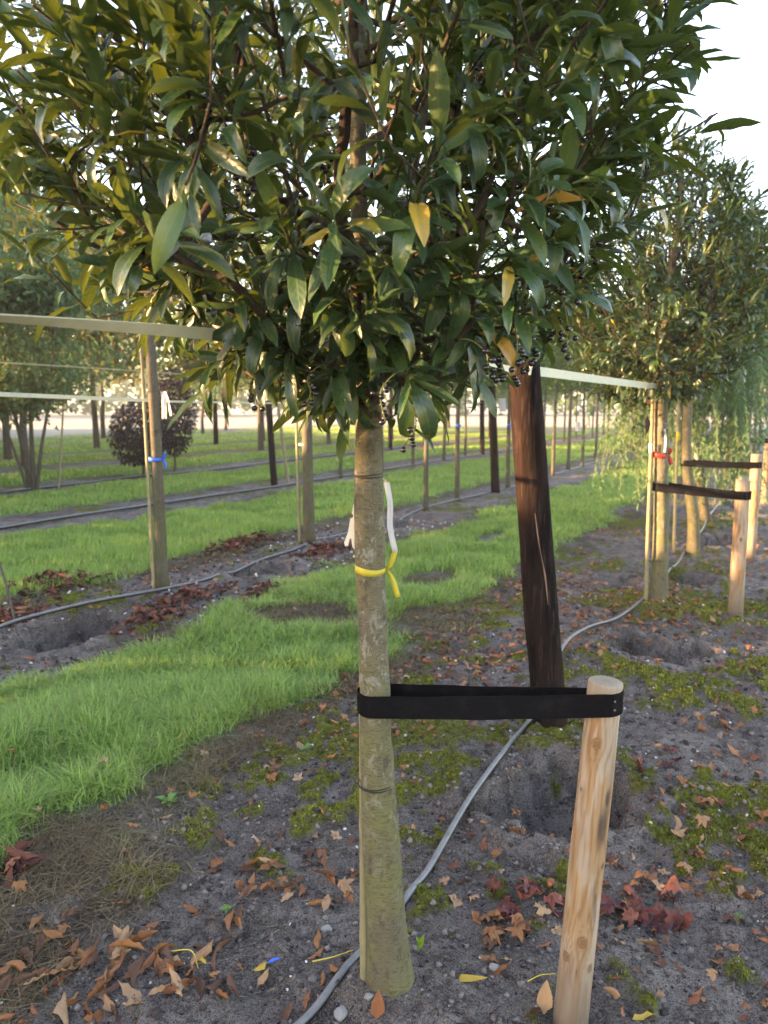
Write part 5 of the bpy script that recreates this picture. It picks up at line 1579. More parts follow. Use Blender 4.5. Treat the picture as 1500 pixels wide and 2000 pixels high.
# ------------------------------------------------------------------ grass
def blades(n_per, ur, vr, L, wdt, seed, segs=3, lean=0.5, mask='grass', tintb=(0.05, 0.9), label='', name='grass_strip', mat=None, flat=0.0, cols=None):
    r = np.random.default_rng(seed)
    n = int(n_per * (ur[1] - ur[0]) * (vr[1] - vr[0]))
    u = r.uniform(*ur, n); v = r.uniform(*vr, n)
    gm = lookup(GG, u, v)
    if mask == 'grass': k = gm * (0.45 + 0.9 * fbm(u * 4, v * 4, 3, 60)) > r.uniform(0.12, 0.62, n)
    elif mask == 'dry': k = dry_mask(u, v) * (1 - gm * 0.8) > r.uniform(0.15, 0.9, n)
    elif mask == 'moss': k = moss_mask(u, v) > r.uniform(0.2, 0.9, n)
    else: k = np.ones(n, bool)
    u, v = u[k], v[k]; n = len(u)
    if n == 0: return None
    x, y = W(u, v); z = gz(u, v) - 0.004
    clump = fbm(u * 3.0, v * 3.0, 3, 61)
    edge = lookup(GG, u, v) if mask == 'grass' else 1.0
    ln = L * r.uniform(0.4, 1.3, n) * (0.30 + 1.45 * clump) * (0.5 + 0.5 * edge)
    a = r.uniform(0, 6.283, n) + 2.5 * (fbm(u * 2, v * 2, 2, 62) - 0.5)
    ln_ = lean * r.uniform(0.2, 1.5, n) * (1 + flat)
    dx, dy = np.cos(a), np.sin(a)
    sx, sy = -dy, dx
    t = np.linspace(0, 1, segs + 1)
    rows = []
    for i, tt in enumerate(t):
        bend = ln_ * tt ** 1.8
        hz = ln * (tt - 0.35 * np.minimum(ln_, 1.6) * tt ** 2.2) * (1 - flat)
        cx = x + dx * bend * ln; cy = y + dy * bend * ln; cz = z + hz + flat * ln * 0.12 * np.sin(3 * tt + a)
        w = wdt * (1 - tt ** 1.5 * 0.95) * 0.5 * r.uniform(0.7, 1.3, n)
        if i < segs:
            rows.append(np.stack([cx - sx * w, cy - sy * w, cz], 1)); rows.append(np.stack([cx + sx * w, cy + sy * w, cz], 1))
        else:
            rows.append(np.stack([cx, cy, cz], 1))
    V = np.stack(rows, 1)                      # n, 2*segs+1, 3
    kk = 2 * segs + 1
    q = []
    for i in range(segs - 1): q.append((2 * i, 2 * i + 1, 2 * i + 3, 2 * i + 2))
    q = np.array(q) if q else np.zeros((0, 4), int)
    tri = np.array([(2 * segs - 2, 2 * segs - 1, 2 * segs)])
    off = (np.arange(n) * kk)[:, None, None]
    Q = (q[None] + off).reshape(-1, 4); T = (tri[None] + off).reshape(-1, 3)
    tn = np.clip(tintb[0] + (tintb[1] - tintb[0]) * (0.8 * r.uniform(size=n) + 0.5 * fbm(u * 1.5, v * 1.5, 3, 63) - 0.15), 0, 1)
    if mask == 'grass':
        dryp = r.uniform(size=n) < 0.08 + 0.10 * fbm(u * 2.2, v * 2.2, 3, 64) + 0.35 * np.clip(dry_mask(u, v) - 0.35, 0, 1)
        tn[dryp] = r.uniform(0.9, 1.0, dryp.sum())
    return V.reshape(-1, 3), [Q, T], np.repeat(tn, kk)


def stuff(name, label, cat, mat, parts):
    mb = MB()
    for p in parts:
        if p is not None: mb.add(p[0], p[1], tint=p[2])
    o = link(name, mb.mesh(name, mat))
    return tag(o, label, cat, None, 'stuff')


stuff('grass_strip', 'lush green grass alley between the first and second tree rows', 'grass', M_grass, [
    blades(14000, (0.6, 3.2), (-4.0, -1.95), 0.105, 0.0046, 101, 4, 1.15),
    blades(8500, (3.2, 5.5), (-4.0, -1.9), 0.10, 0.0062, 102, 3, 1.1),
    blades(4200, (5.5, 9.5), (-4.0, -1.8), 0.085, 0.008, 103, 2, 0.8),
    blades(1500, (9.5, 18), (-4.0, -1.7), 0.08, 0.014, 104, 2, 0.5),
    blades(500, (18, 34), (-4.0, -1.7), 0.08, 0.028, 105, 2, 0.5)])
stuff('grass_strip', 'mown green grass alley between the second and third tree rows', 'grass', M_grass, [
    blades(3600, (2.2, 9), (-7.8, -4.9), 0.085, 0.009, 111, 2, 0.5), blades(1100, (9, 20), (-7.8, -4.9), 0.08, 0.015, 112, 2, 0.5), blades(300, (20, 40), (-7.8, -4.9), 0.08, 0.03, 113, 2, 0.5)])
stuff('grass_strip', 'pale green grass alley between the third and fourth tree rows', 'grass', M_grass, [
    blades(1100, (5, 16), (-11.4, -8.9), 0.085, 0.015, 121, 2, 0.5), blades(350, (16, 36), (-11.4, -8.9), 0.085, 0.03, 122, 2, 0.5)])
stuff('grass_strip', 'far hazy grass alleys beyond the dark shrubs', 'grass', M_grass, [
    blades(350, (8, 40), (-15, -12.6), 0.09, 0.028, 131, 2, 0.5), blades(200, (11, 42), (-19, -16.4), 0.09, 0.035, 132, 2, 0.5), blades(110, (14, 45), (-30, -20), 0.1, 0.05, 133, 2, 0.5)])
stuff('dry_grass', 'withered brown grass fringe beside the green alleys', 'dry grass', M_dry, [
    blades(15000, (0.7, 3.0), (-2.55, -1.35), 0.06, 0.0026, 141, 3, 1.3, 'dry', (0, 1), flat=0.35),
    blades(7000, (3.0, 6.5), (-3.4, -1.5), 0.055, 0.005, 142, 2, 1.2, 'dry', (0, 1), flat=0.35),
    blades(2500, (2.4, 8), (-5.6, -3.3), 0.05, 0.008, 143, 2, 1.1, 'dry', (0, 1), flat=0.3)])
stuff('moss', 'bright olive moss cushions growing on the bare soil', 'moss', M_moss, [
    blades(60000, (1.0, 3.4), (-2.0, 0.15), 0.012, 0.0032, 151, 2, 0.5, 'moss', (0, 1)),
    blades(16000, (3.4, 6.2), (-1.9, 0.15), 0.014, 0.006, 152, 2, 0.5, 'moss', (0, 1)),
    blades(9000, (2.6, 6.8), (-4.9, -3.5), 0.014, 0.008, 153, 2, 0.5, 'moss', (0, 1))])


# ------------------------------------------------------------------ soil crumbs, pebbles, straw, fallen berries
def lump(seed, flat=0.7, jag=0.5):
    r = np.random.default_rng(seed)
    g = (1 + 5 ** 0.5) / 2
    v = np.array([(-1, g, 0), (1, g, 0), (-1, -g, 0), (1, -g, 0), (0, -1, g), (0, 1, g), (0, -1, -g), (0, 1, -g), (g, 0, -1), (g, 0, 1), (-g, 0, -1), (-g, 0, 1)], float)
    v /= np.linalg.norm(v[0])
    f = np.array([(0, 11, 5), (0, 5, 1), (0, 1, 7), (0, 7, 10), (0, 10, 11), (1, 5, 9), (5, 11, 4), (11, 10, 2), (10, 7, 6), (7, 1, 8), (3, 9, 4), (3, 4, 2), (3, 2, 6), (3, 6, 8), (3, 8, 9), (4, 9, 5), (2, 4, 11), (6, 2, 10), (8, 6, 7), (9, 8, 1)])
    v *= (1 + jag * r.uniform(-1, 1, (12, 1))) * np.array([1, r.uniform(0.7, 1), flat])
    return v, f, np.zeros(12)


LUMPS = [lump(k) for k in range(5)]


def lumps(n, ur, vr, smin, smax, seed, keep=None, power=3.0, sink=0.3):
    r = np.random.default_rng(seed)
    u = r.uniform(*ur, n); v = r.uniform(*vr, n)
    k = (1 - grass_mask(u, v)) > 0.6
    if keep is not None: k &= keep(u, v, r)
    u, v = u[k], v[k]; n = len(u)
    x, y = W(u, v); s = smin + (smax - smin) * r.uniform(size=n) ** power
    z = gz(u, v) + s * sink
    P = np.stack([x, y, z], 1)
    a = r.uniform(0, 6.283, n)
    M = np.zeros((n, 3, 3)); M[:, 0, 0] = np.cos(a); M[:, 0, 1] = -np.sin(a); M[:, 1, 0] = np.sin(a); M[:, 1, 1] = np.cos(a); M[:, 2, 2] = 1
    M *= s[:, None, None]
    tn = r.uniform(size=n)
    out = []
    wh = r.integers(0, 5, n)
    for w_ in range(5):
        q = wh == w_
        V, F, T, _ = scatter(LUMPS[w_], P[q], M[q], tn[q], '', None)
        out.append((V, [F], T))
    return out


stuff('soil_crumbs', 'dark crumbly clods of soil scattered over the bare strip', 'soil', M_crumb,
      lumps(26000, (0.8, 3.2), (-2.2, 0.2), 0.0012, 0.013, 161, None, 7.0, 0.15) + lumps(3500, (3.2, 6.5), (-2.0, 0.2), 0.004, 0.018, 162) + lumps(3000, (2.4, 8), (-5.3, -3.4), 0.006, 0.022, 163))
stuff('pebbles', 'small pale pebbles sprinkled over the soil', 'pebbles', M_pebble,
      lumps(420, (0.9, 3.2), (-2.0, 0.2), 0.0015, 0.0085, 171, lambda u, v, r: fbm(u * 2, v * 2, 2, 175) > r.uniform(0.3, 0.7, len(u)), 3.0, 0.3) + lumps(240, (3.2, 7), (-1.9, 0.2), 0.003, 0.010, 172, None, 2.0, 0.5) + lumps(360, (2.4, 9), (-5.3, -3.5), 0.006, 0.018, 173, None, 2.0, 0.5))


def fallen_berries():
    r = np.random.default_rng(181)
    mb = MB()
    bv = np.array([v.co[:] for v in BERRY.vertices]); quads_ = [tuple(p.vertices) for p in BERRY.polygons if len(p.vertices) == 4]; tris_ = [tuple(p.vertices) for p in BERRY.polygons if len(p.vertices) == 3]
    for k in range(110):
        u, v = r.normal(1.65, 0.45), r.normal(-0.8, 0.42)
        if u < 0.9: continue
        p = G(u, v, 0.003)
        mb.add(bv * r.uniform(0.75, 1.0) + p, [quads_, tris_])
    o = link('fallen_berries', mb.mesh('fallen_berries', M_berry))
    tag(o, 'black berries dropped on the soil under the main laurel', 'berries', None, 'stuff')


fallen_berries()


def straws(n, ur, vr, L, rad, seed):
    r = np.random.default_rng(seed)
    out = []
    for k in range(n):
        u, v = r.uniform(*ur), r.uniform(*vr)
        if lookup(GG, u, v)[0] > 0.4: continue
        a = r.uniform(0, 6.28); l_ = L * r.uniform(0.3, 1.3)
        m = 5
        t = np.linspace(-0.5, 0.5, m)
        bend = r.normal(0, 0.25)
        uu = u + np.cos(a) * t * l_ - np.sin(a) * bend * l_ * t * t; vv = v + np.sin(a) * t * l_ + np.cos(a) * bend * l_ * t * t
        x, y = W(uu, vv); z = gz(uu, vv)
        z = np.linspace(max(z[0], z[2] - 0.01), z[-1], m) * 0.5 + np.maximum(z, z.mean()) * 0.5 + rad * 1.5 + r.uniform(0, 0.006)
        V, F = tube(np.stack([x, y, z], 1), np.linspace(rad, rad * 0.5, m) * r.uniform(0.6, 1.4), 4)
        out.append((V, F, np.full(len(V), r.uniform())))
    return out


stuff('straw_litter', 'thin dry stalks and twigs lying on the soil', 'straw', M_straw, straws(700, (0.85, 3.2), (-2.1, 0.15), 0.09, 0.0009, 191) + straws(2400, (0.85, 2.9), (-1.9, 0.1), 0.028, 0.0008, 193) + straws(160, (3.2, 6), (-2, 0.1), 0.12, 0.0014, 192))


# ------------------------------------------------------------------ fallen leaves
def maple_shape(seed, size=1.0):
    r = np.random.default_rng(seed)
    half = [(0, 1.0), (12, 0.80), (25, 0.60), (38, 0.74), (50, 0.92), (63, 0.74), (78, 0.55), (92, 0.60), (108, 0.70), (132, 0.55), (158, 0.38)]
    out = half + [(180, 0.2)] + [(360 - a_, q_) for a_, q_ in half[:0:-1]]
    angs = np.radians([a_ for a_, _ in out]) + r.normal(0, 0.05, len(out)); rad = np.array([q_ for _, q_ in out]) * r.uniform(0.72, 1.15, len(out))
    NP = len(out)
    rings = [0.0, 0.5, 1.0]
    V = [(0, 0, 0)]
    for q in rings[1:]:
        for a, rr_ in zip(angs, rad):
            x, y = math.sin(a) * rr_ * q * 0.5, math.cos(a) * rr_ * q * 0.5
            V.append((x, y, 0))
    V = np.array(V)
    ax = r.uniform(0, 3.14); c_ = r.uniform(0.7, 2.2) * r.choice([-1, 1])
    d = V[:, 0] * math.cos(ax) + V[:, 1] * math.sin(ax)
    V[:, 2] = c_ * d * d + 0.5 * (fbm(V[:, 0] * 4 + seed, V[:, 1] * 4, 2, seed) - 0.5) + 0.10 * np.hypot(V[:, 0], V[:, 1]) * r.uniform(0, 1.5)
    V[:, 2] -= V[:, 2].min()
    F3 = [(0, 1 + k, 1 + (k + 1) % NP) for k in range(NP)]
    F4 = [(1 + k, 1 + NP + k, 1 + NP + (k + 1) % NP, 1 + (k + 1) % NP) for k in range(NP)]
    stem = None
    return V * size, F3, F4


def dead_lance(seed):
    r = np.random.default_rng(seed)
    b = leaf_shape(1, r.uniform(0.24, 0.36), r.uniform(-1.2, 1.3), r.uniform(-0.5, 0.9), r.uniform(-2.4, 2.4), 0.05, 8, 4, r.uniform(0.8, 1.0), seed, r.uniform(-2.2, 2.2), r.uniform(-0.15, 0.15))
    V = b[0].copy()
    V[:, 1] -= 0.5
    if r.uniform() < 0.5: V[:, 2] *= -1
    V[:, 2] -= V[:, 2].min()
    V[:, 2] *= min(1.0, 0.30 / max(V[:, 2].max(), 1e-6))
    return V, b[1], b[2]


LANCES = [dead_lance(200 + k) for k in range(14)]
LANCE_ME = [mesh('dead_leaf', b[0], [b[1]], M_dead, {'lx': b[2]}) for b in LANCES]
MAPLES = [maple_shape(300 + k) for k in range(8)]
MAPLE_ME = [mesh('dead_maple_leaf', v, [f3, f4], M_dead) for v, f3, f4 in MAPLES]
LANCE_V = {c: [mesh('dead_leaf', b[0], [b[1]], M_deadv[c], {'lx': b[2]}) for b in LANCES] for c in DEADV}
MAPLE_V = {c: [mesh('dead_maple_leaf', v, [f3, f4], M_deadv[c]) for v, f3, f4 in MAPLES] for c in DEADV}
MAPLE_RED = [mesh('red_maple_leaf', v, [f3, f4], M_redleaf) for v, f3, f4 in MAPLES]
LANCE_RED = [mesh('red_dead_leaf', b[0], [b[1]], M_redleaf, {'lx': b[2]}) for b in LANCES]
LANCE_Y = [mesh('yellow_leaf', b[0], [b[1]], M_yleaf, {'lx': b[2]}) for b in LANCES]


def slope_normal(u, v, e=0.04):
    zc = gz([u - e, u + e, u, u], [v, v, v - e, v + e])
    du, dv = (zc[1] - zc[0]) / (2 * e), (zc[3] - zc[2]) / (2 * e)
    n = np.array([-(du * SA + dv * CA), -(du * CA - dv * SA), 1.0])
    return n / np.linalg.norm(n)


rl = np.random.default_rng(401)


def drop(me, u, v, size, yaw, label, group, name='fallen_leaf', tilt=0.12, dz=0.002, cat='leaf', zs=1.0):
    n = slope_normal(u, v) + rl.normal(0, tilt, 3)
    n /= np.linalg.norm(n)
    y = np.array([math.cos(yaw), math.sin(yaw), 0]); y -= n * y.dot(n); y /= np.linalg.norm(y)
    x = np.cross(y, n)
    m4 = np.eye(4)
    m4[:3, 0] = x * size; m4[:3, 1] = y * size; m4[:3, 2] = n * size * zs
    m4[:3, 3] = G(u, v, dz)
    o = link(name, me)
    o.matrix_world = Matrix(m4.tolist())
    return tag(o, label, cat, group)


def guv(px, py):
    p = R(7.97)
    cx, cy = (px - 750) / 1500, -(py - 1000) / 1500
    d = np.array([cx, math.cos(p) + cy * math.sin(p), -math.sin(p) + cy * math.cos(p)])
    P = d * (-1.5 / d[2])
    return UV(P[0], P[1])


# leaves with a look of their own
def special(px, py, me, size, yaw, label, **kw):
    u, v = guv(px, py); return drop(me, u, v, size, yaw, label, None, **kw)


yl = leaf_shape(1, 0.2, -0.9, 0.5, 0.3, 0.0, 8, 4, 0.9, 9); V = yl[0].copy(); V[:, 1] -= 0.5; V[:, 2] -= V[:, 2].min()
special(912, 1925, mesh('yellow_leaf', V * [1, 1, 0.45], [yl[1]], M_yleaf, {'lx': yl[2]}), 0.135, -0.15, 'long curled yellow leaf on the soil right of the main trunk foot', zs=1.0)
special(1255, 1992, LANCE_Y[2], 0.085, 0.3, 'yellow leaf cut by the bottom edge right of the near stake')
special(508, 1899, LANCE_Y[5], 0.055, 1.0, 'small bright yellow leaf beside the blue scrap')
special(395, 1893, LANCE_Y[8], 0.05, -0.6, 'narrow curved yellow leaf stalk among the brown leaves')
bl = leaf_shape(1, 0.3, 0.3, 0.3, 0.5, 0.02, 6, 2, 0.7, 3); V = bl[0].copy(); V[:, 1] -= 0.5; V[:, 2] -= V[:, 2].min()
u, v = guv(538, 1889); drop(mesh('blue_plastic_scrap', V, [bl[1]], M_blue), u, v, 0.045, 0.35, 'small scrap of blue plastic lying on the soil', None, 'blue_plastic_scrap', cat='scrap')
# leaf leaning on the stake
ll_ = leaf_shape(1, 0.5, 0.25, 0.35, 0.2, 0.01, 7, 4, 0.75, 12)
o = link('fallen_leaf', mesh('dead_leaf', ll_[0], [ll_[1]], M_dead, {'lx': ll_[2]}))
m4 = np.eye(4); fr = frames(np.array([[0.12, 0.25, 1.0]]), np.array([[-0.25, -1.0, 0.2]]))[0] * 0.078
u, v = guv(1062, 1985); m4[:3, :3] = fr; m4[:3, 3] = G(u, v, 0.0); o.matrix_world = Matrix(m4.tolist())
tag(o, 'orange-brown leaf standing upright against the foot of the near stake', 'leaf')
o2 = link('fallen_leaf', mesh('dead_leaf', ll_[0], [ll_[1]], M_dead, {'lx': ll_[2]}))
fr = frames(np.array([[0.1, 0.15, 1.0]]), np.array([[0.2, -1.0, 0.3]]))[0] * 0.07
u, v = guv(735, 2003); m4[:3, :3] = fr; m4[:3, 3] = G(u, v, -0.004); o2.matrix_world = Matrix(m4.tolist())
tag(o2, 'upright orange leaf at the bottom edge below the main trunk', 'leaf')
o3 = link('fallen_leaf', mesh('dead_leaf', ll_[0] * [0.8, 1, 1], [ll_[1]], M_redleaf, {'lx': ll_[2]}))
fr = frames(np.array([[0.02, -0.1, -1.0]]), np.array([[0.4, -1.0, 0.1]]))[0] * 0.14
m4[:3, :3] = fr; m4[:3, 3] = pxw(1263, 812, B2[1] - 0.06); o3.matrix_world = Matrix(m4.tolist())
tag(o3, 'dead red-brown leaf hanging on the cane of the second laurel', 'leaf')

COLS = ['dark brown', 'rust orange', 'rust orange', 'pale tan']
zones = [  # (px box, count, kind, size range, what the label says after the colour and kind)
    ((0, 1835, 130, 1990), 13, 'lance', (0.075, 0.115), 'in the dry grass at the lower left corner'),
    ((130, 1860, 230, 1960), 12, 'lance', (0.075, 0.115), 'at the left end of the lower left heap'),
    ((230, 1850, 320, 1960), 17, 'lance', (0.075, 0.125), 'in the middle of the lower left heap'),
    ((320, 1850, 400, 1960), 12, 'lance', (0.07, 0.11), 'at the right end of the lower left heap'),
    ((100, 1965, 400, 1998), 7, 'lance', (0.075, 0.115), 'along the bottom edge under the heap'),
    ((400, 1800, 480, 1960), 10, 'lance', (0.06, 0.095), 'between the heap and the blue scrap'),
    ((420, 1640, 690, 1760), 12, 'maple', (0.045, 0.075), 'in the loose rusty scatter left of the main trunk'),
    ((60, 1780, 420, 1850), 12, 'mix', (0.05, 0.08), 'just above the lower left heap'),
    ((900, 1800, 1080, 1920), 8, 'lance', (0.05, 0.08), 'on the soil above the long yellow leaf'),
    ((1200, 1640, 1480, 1740), 12, 'maple', (0.05, 0.075), 'above the dark leaf band at the right'),
    ((480, 1700, 600, 1790), 13, 'lance', (0.065, 0.1), 'in the loose drift left of the main trunk'),
    ((600, 1690, 695, 1790), 13, 'lance', (0.06, 0.1), 'close against the left side of the main trunk'),
    ((480, 1820, 690, 1990), 9, 'lance', (0.05, 0.08), 'on the bare soil below the blue scrap'),
    ((0, 1680, 60, 1760), 6, 'maple', (0.06, 0.09), 'crumpled at the left edge by the grass'),
    ((150, 1600, 420, 1720), 9, 'lance', (0.05, 0.085), 'on the withered fringe left of the trunk'),
    ((420, 1560, 690, 1690), 11, 'mix', (0.05, 0.085), 'on the mossy soil left of the trunk'),
    ((380, 1420, 690, 1550), 11, 'maple', (0.05, 0.08), 'beside the edge of the green alley'),
    ((960, 1740, 1040, 1800), 8, 'mred', (0.06, 0.095), 'at the left end of the dark leaf band'),
    ((1040, 1740, 1110, 1800), 7, 'mred', (0.06, 0.095), 'touching the left side of the near stake'),
    ((1155, 1735, 1230, 1800), 8, 'mred', (0.06, 0.10), 'touching the right side of the near stake'),
    ((1230, 1735, 1290, 1800), 7, 'mred', (0.06, 0.10), 'midway in the dark band right of the stake'),
    ((1290, 1735, 1350, 1800), 6, 'mred', (0.06, 0.10), 'at the far right end of the dark leaf band'),
    ((760, 1720, 950, 1800), 5, 'mix', (0.045, 0.07), 'on the moss right of the main trunk foot'),
    ((940, 1790, 1090, 1870), 11, 'maple', (0.055, 0.085), 'just left of the near stake'),
    ((960, 1600, 1100, 1635), 12, 'maple', (0.05, 0.075), 'on the near lip of the hollow'),
    ((1200, 1800, 1340, 1960), 6, 'mix', (0.045, 0.08), 'near the foot of the close stake, to its right'),
    ((1340, 1700, 1495, 1960), 9, 'mix', (0.045, 0.08), 'in the lower right corner'),
    ((1180, 1470, 1330, 1520), 9, 'mred', (0.05, 0.08), 'in the small dark clump beyond the near stake'),
    ((1330, 1400, 1495, 1460), 12, 'maple', (0.05, 0.08), 'in the drift at the right edge, level with the belt'),
    ((1300, 1500, 1495, 1680), 14, 'mix', (0.05, 0.085), 'on the mossy soil at the right edge'),
    ((760, 1290, 900, 1400), 11, 'mix', (0.05, 0.08), 'above the black belt, right of the trunk'),
    ((900, 1290, 1050, 1400), 9, 'mix', (0.05, 0.08), 'above the black belt, left of the dark pole'),
    ((770, 1430, 1040, 1700), 11, 'mix', (0.04, 0.07), 'between the main trunk and the hose'),
    ((1110, 1200, 1300, 1330), 12, 'mix', (0.05, 0.08), 'on the moss left of the second stake'),
    ((1300, 1220, 1500, 1380), 14, 'mix', (0.05, 0.08), 'on the soil right of the second stake'),
    ((20, 1500, 400, 1640), 7, 'maple', (0.04, 0.06), 'caught in the green grass at the left'),
]
for (x0, y0, x1, y1), cnt, kind, (s0, s1), where in zones:
    for k in range(cnt):
        px, py = rl.uniform(x0, x1), rl.uniform(y0, y1)
        u, v = guv(px, py)
        kk = kind if kind != 'mix' else ('lance' if rl.uniform() < 0.5 else 'maple')
        c = COLS[rl.integers(0, 4)]
        if kk == 'mred': me, lb = MAPLE_RED[rl.integers(0, 8)], 'wine-red lobed leaf ' + where
        elif kk == 'maple': me, lb = MAPLE_V[c][rl.integers(0, 8)], c + ' lobed leaf ' + where
        else: me, lb = LANCE_V[c][rl.integers(0, 14)], c + ' narrow leaf ' + where
        drop(me, u, v, rl.uniform(s0, s1) * (0.86 if kk == 'lance' else 1.0), rl.uniform(0, 6.28), lb, 'fallen leaves ' + where, tilt=0.25, dz=0.001 + (0.014 * rl.uniform() if cnt > 11 else 0.0) + (0.05 if 'green grass' in where else 0))


def litter(n, ur, vr, smin, smax, seed, green_ok=0.25):
    r = np.random.default_rng(seed)
    out = []
    u = r.uniform(*ur, n); v = r.uniform(*vr, n)
    k = grass_mask(u, v) < r.uniform(0, 1 + green_ok, n); u, v = u[k], v[k]
    dens = fbm(u * 1.2, v * 1.2, 3, 411) > r.uniform(0.3, 0.65, len(u)); u, v = u[dens], v[dens]
    z = gz(u, v)
    for a, b, c in zip(u, v, z):
        x, y = W(a, b)
        yaw = r.uniform(0, 6.28); s = r.uniform(smin, smax)
        if r.uniform() < 0.6:
            V, F, _ = LANCES[r.integers(0, 14)]; F = [F]
        else:
            V, f3, f4 = MAPLES[r.integers(0, 8)]; F = [np.array(f3), np.array(f4)]; s *= 1.0
        cs, sn = math.cos(yaw), math.sin(yaw)
        tl = r.normal(0, 0.2, 2)
        V = V * s
        V = np.stack([V[:, 0] * cs - V[:, 1] * sn + x, V[:, 0] * sn + V[:, 1] * cs + y, V[:, 2] + tl[0] * V[:, 0] + tl[1] * V[:, 1] + c + 0.004], 1)
        out.append((V, F, np.full(len(V), r.uniform())))
    return out


stuff('leaf_litter', 'thin scatter of rusty fallen leaves along the tree rows', 'leaf litter', M_deadmass,
      litter(620, (1.0, 3.4), (-2.0, 0.05), 0.028, 0.062, 420) + litter(1500, (3.2, 7.2), (-2.3, -0.5), 0.035, 0.07, 425, 0.8) + litter(160, (3.6, 5.6), (-3.3, -2.0), 0.035, 0.06, 426, 2.0) + litter(1100, (3.4, 9.5), (-1.95, 0.1), 0.04, 0.075, 421) + litter(420, (2.4, 10), (-5.3, -3.4), 0.05, 0.08, 422) + litter(110, (1.0, 6), (-3.5, -2.2), 0.03, 0.05, 423, 2.5) + litter(200, (9, 20), (-1.9, 0.1), 0.05, 0.09, 424))


def pile(px, py, ru, rv, n, h, label, seed):
    r = np.random.default_rng(seed)
    u0, v0 = guv(px, py)
    b = G(u0, v0)
    mb = MB()
    for k in range(n):
        du, dv = r.normal(0, 0.45, 2)
        a, c = u0 + du * ru, v0 + dv * rv
        x, y = W(a, c)
        q = math.exp(-(du * du + dv * dv) * 1.6)
        z = float(gz(a, c)[0]) + h * q * r.uniform(0, 1)
        V, F, _ = LANCES[r.integers(0, 14)]
        s = r.uniform(0.07, 0.12)
        d = r.normal(0, 1, 3) * [1, 1, 0.35]; nn = r.normal(0, 0.5, 3) + [0, 0, 1]
        M = frames(d[None], nn[None])[0] * s
        mb.add(V @ M.T + np.array([x, y, z + 0.005]) - b, [F], tint=np.full(len(V), r.uniform() ** 1.2))
    o = link('leaf_pile', mb.mesh('leaf_pile', M_redmass), None, tuple(b))
    tag(o, label, 'leaf pile', None, 'stuff')


pile(110, 1150, 0.50, 0.30, 150, 0.11, 'loose heap of red-brown twiggy leaves left of the ribboned trunk', 431)
pile(10, 1215, 0.40, 0.26, 100, 0.10, 'dark red leaf heap cut by the left edge', 432)
pile(470, 1065, 0.60, 0.26, 150, 0.09, 'red-brown leaf heap in front of the white-banded trunk', 433)
pile(640, 1082, 0.55, 0.22, 120, 0.05, 'flat dark red leaf heap right of the white-banded trunk', 434)
pile(300, 1222, 0.45, 0.14, 80, 0.05, 'low rusty leaf strip beside the dug hole on the left', 435)
pile(370, 1172, 0.55, 0.16, 100, 0.05, 'low reddish leaf strip at the foot of the ribboned trunk', 436)
pile(520, 1160, 0.30, 0.12, 45, 0.06, 'small red-brown leaf heap at the edge of the grass', 437)
pile(30, 1715, 0.10, 0.06, 14, 0.04, 'crumpled red-brown leaf clump by the grass at the left edge', 438)


# ------------------------------------------------------------------ stones, sprout, stalks
def stone(px, py, s, label, seed):
    r = np.random.default_rng(seed)
    u, v = guv(px, py)
    import bmesh
    bm = bmesh.new(); bmesh.ops.create_icosphere(bm, subdivisions=3, radius=1)
    me = bpy.data.meshes.new('stone')
    for w in bm.verts:
        c = w.co
        k = 1 + 0.5 * (float(fbm(np.array([c.x * 1.3 + seed]), np.array([c.y * 1.3 + c.z]), 3, seed)[0]) - 0.5)
        w.co = Vector((c.x * k, c.y * k * 0.75, c.z * k * 0.55)) * s
    bm.to_mesh(me); bm.free(); me.materials.append(M_stone)
    me.polygons.foreach_set('use_smooth', np.ones(len(me.polygons), dtype=bool))
    o = link('stone', me, None, tuple(G(u, v, s * 0.2)), (0, 0, r.uniform(0, 6)))
    tag(o, label, 'stone', 'loose stones on the soil')


stone(638, 1818, 0.018, 'pale angular stone left of the main trunk', 1)
stone(665, 1988, 0.022, 'flat grey stone at the bottom edge left of the hose', 2)
stone(720, 1965, 0.013, 'round dark stone below the main trunk foot', 3)
stone(965, 1898, 0.016, 'pale stone above the long yellow leaf', 4)
stone(1385, 1575, 0.010, 'small white stone in the right-hand moss', 5)
stone(470, 1382, 0.012, 'small white stone at the grass edge', 6)


def sprout(px, py):
    u, v = guv(px, py); b = G(u, v, 0)
    root = empty('green_sprout', tuple(b)); tag(root, 'tiny fresh green shoot beside the main trunk foot', 'sprout')
    v_, f = tube([(0, 0, -0.005), (0.002, 0, 0.02), (0.004, 0, 0.04)], [0.0016, 0.0013, 0.001], 6)
    M_sp = plain('fresh_green', (0.16, 0.27, 0.03), 0.5, 0.4, 0.15, 40, 0, (0.3, 0.45, 0.03), 0.35)
    link('stem', mesh('stem', v_, f, M_sp), root)
    for k, (d, L_) in enumerate([((0.25, -0.2, 1.0), 0.05), ((0.5, -0.1, 0.8), 0.03), ((-0.3, -0.2, 0.9), 0.022)]):
        b_ = leaf_shape(1, 0.3, 0.3, 0.3, 0, 0, 6, 2, 0.9, k)
        o = link('leaf', mesh('leaf', b_[0], [b_[1]], M_sp), root)
        m4 = np.eye(4); m4[:3, :3] = frames(np.array([d]), np.array([[-0.3, -1.0, 0.3]]))[0] * L_; m4[:3, 3] = (0.003, 0, 0.012 + 0.01 * k)
        o.matrix_local = Matrix(m4.tolist())


sprout(815, 1880)
M_weed = plain('weed_green', (0.11, 0.22, 0.04), 0.5, 0.4, 0.3, 40, 0, (0.2, 0.36, 0.04), 0.3)
WEED_LEAF = [mesh('weed_leaf', *(lambda b_: (b_[0], [b_[1]]))(leaf_shape(1, 0.45, 0.9, 0.2, 0.2, 0.02, 6, 2, 0.75, 60 + k)), M_weed) for k in range(3)]


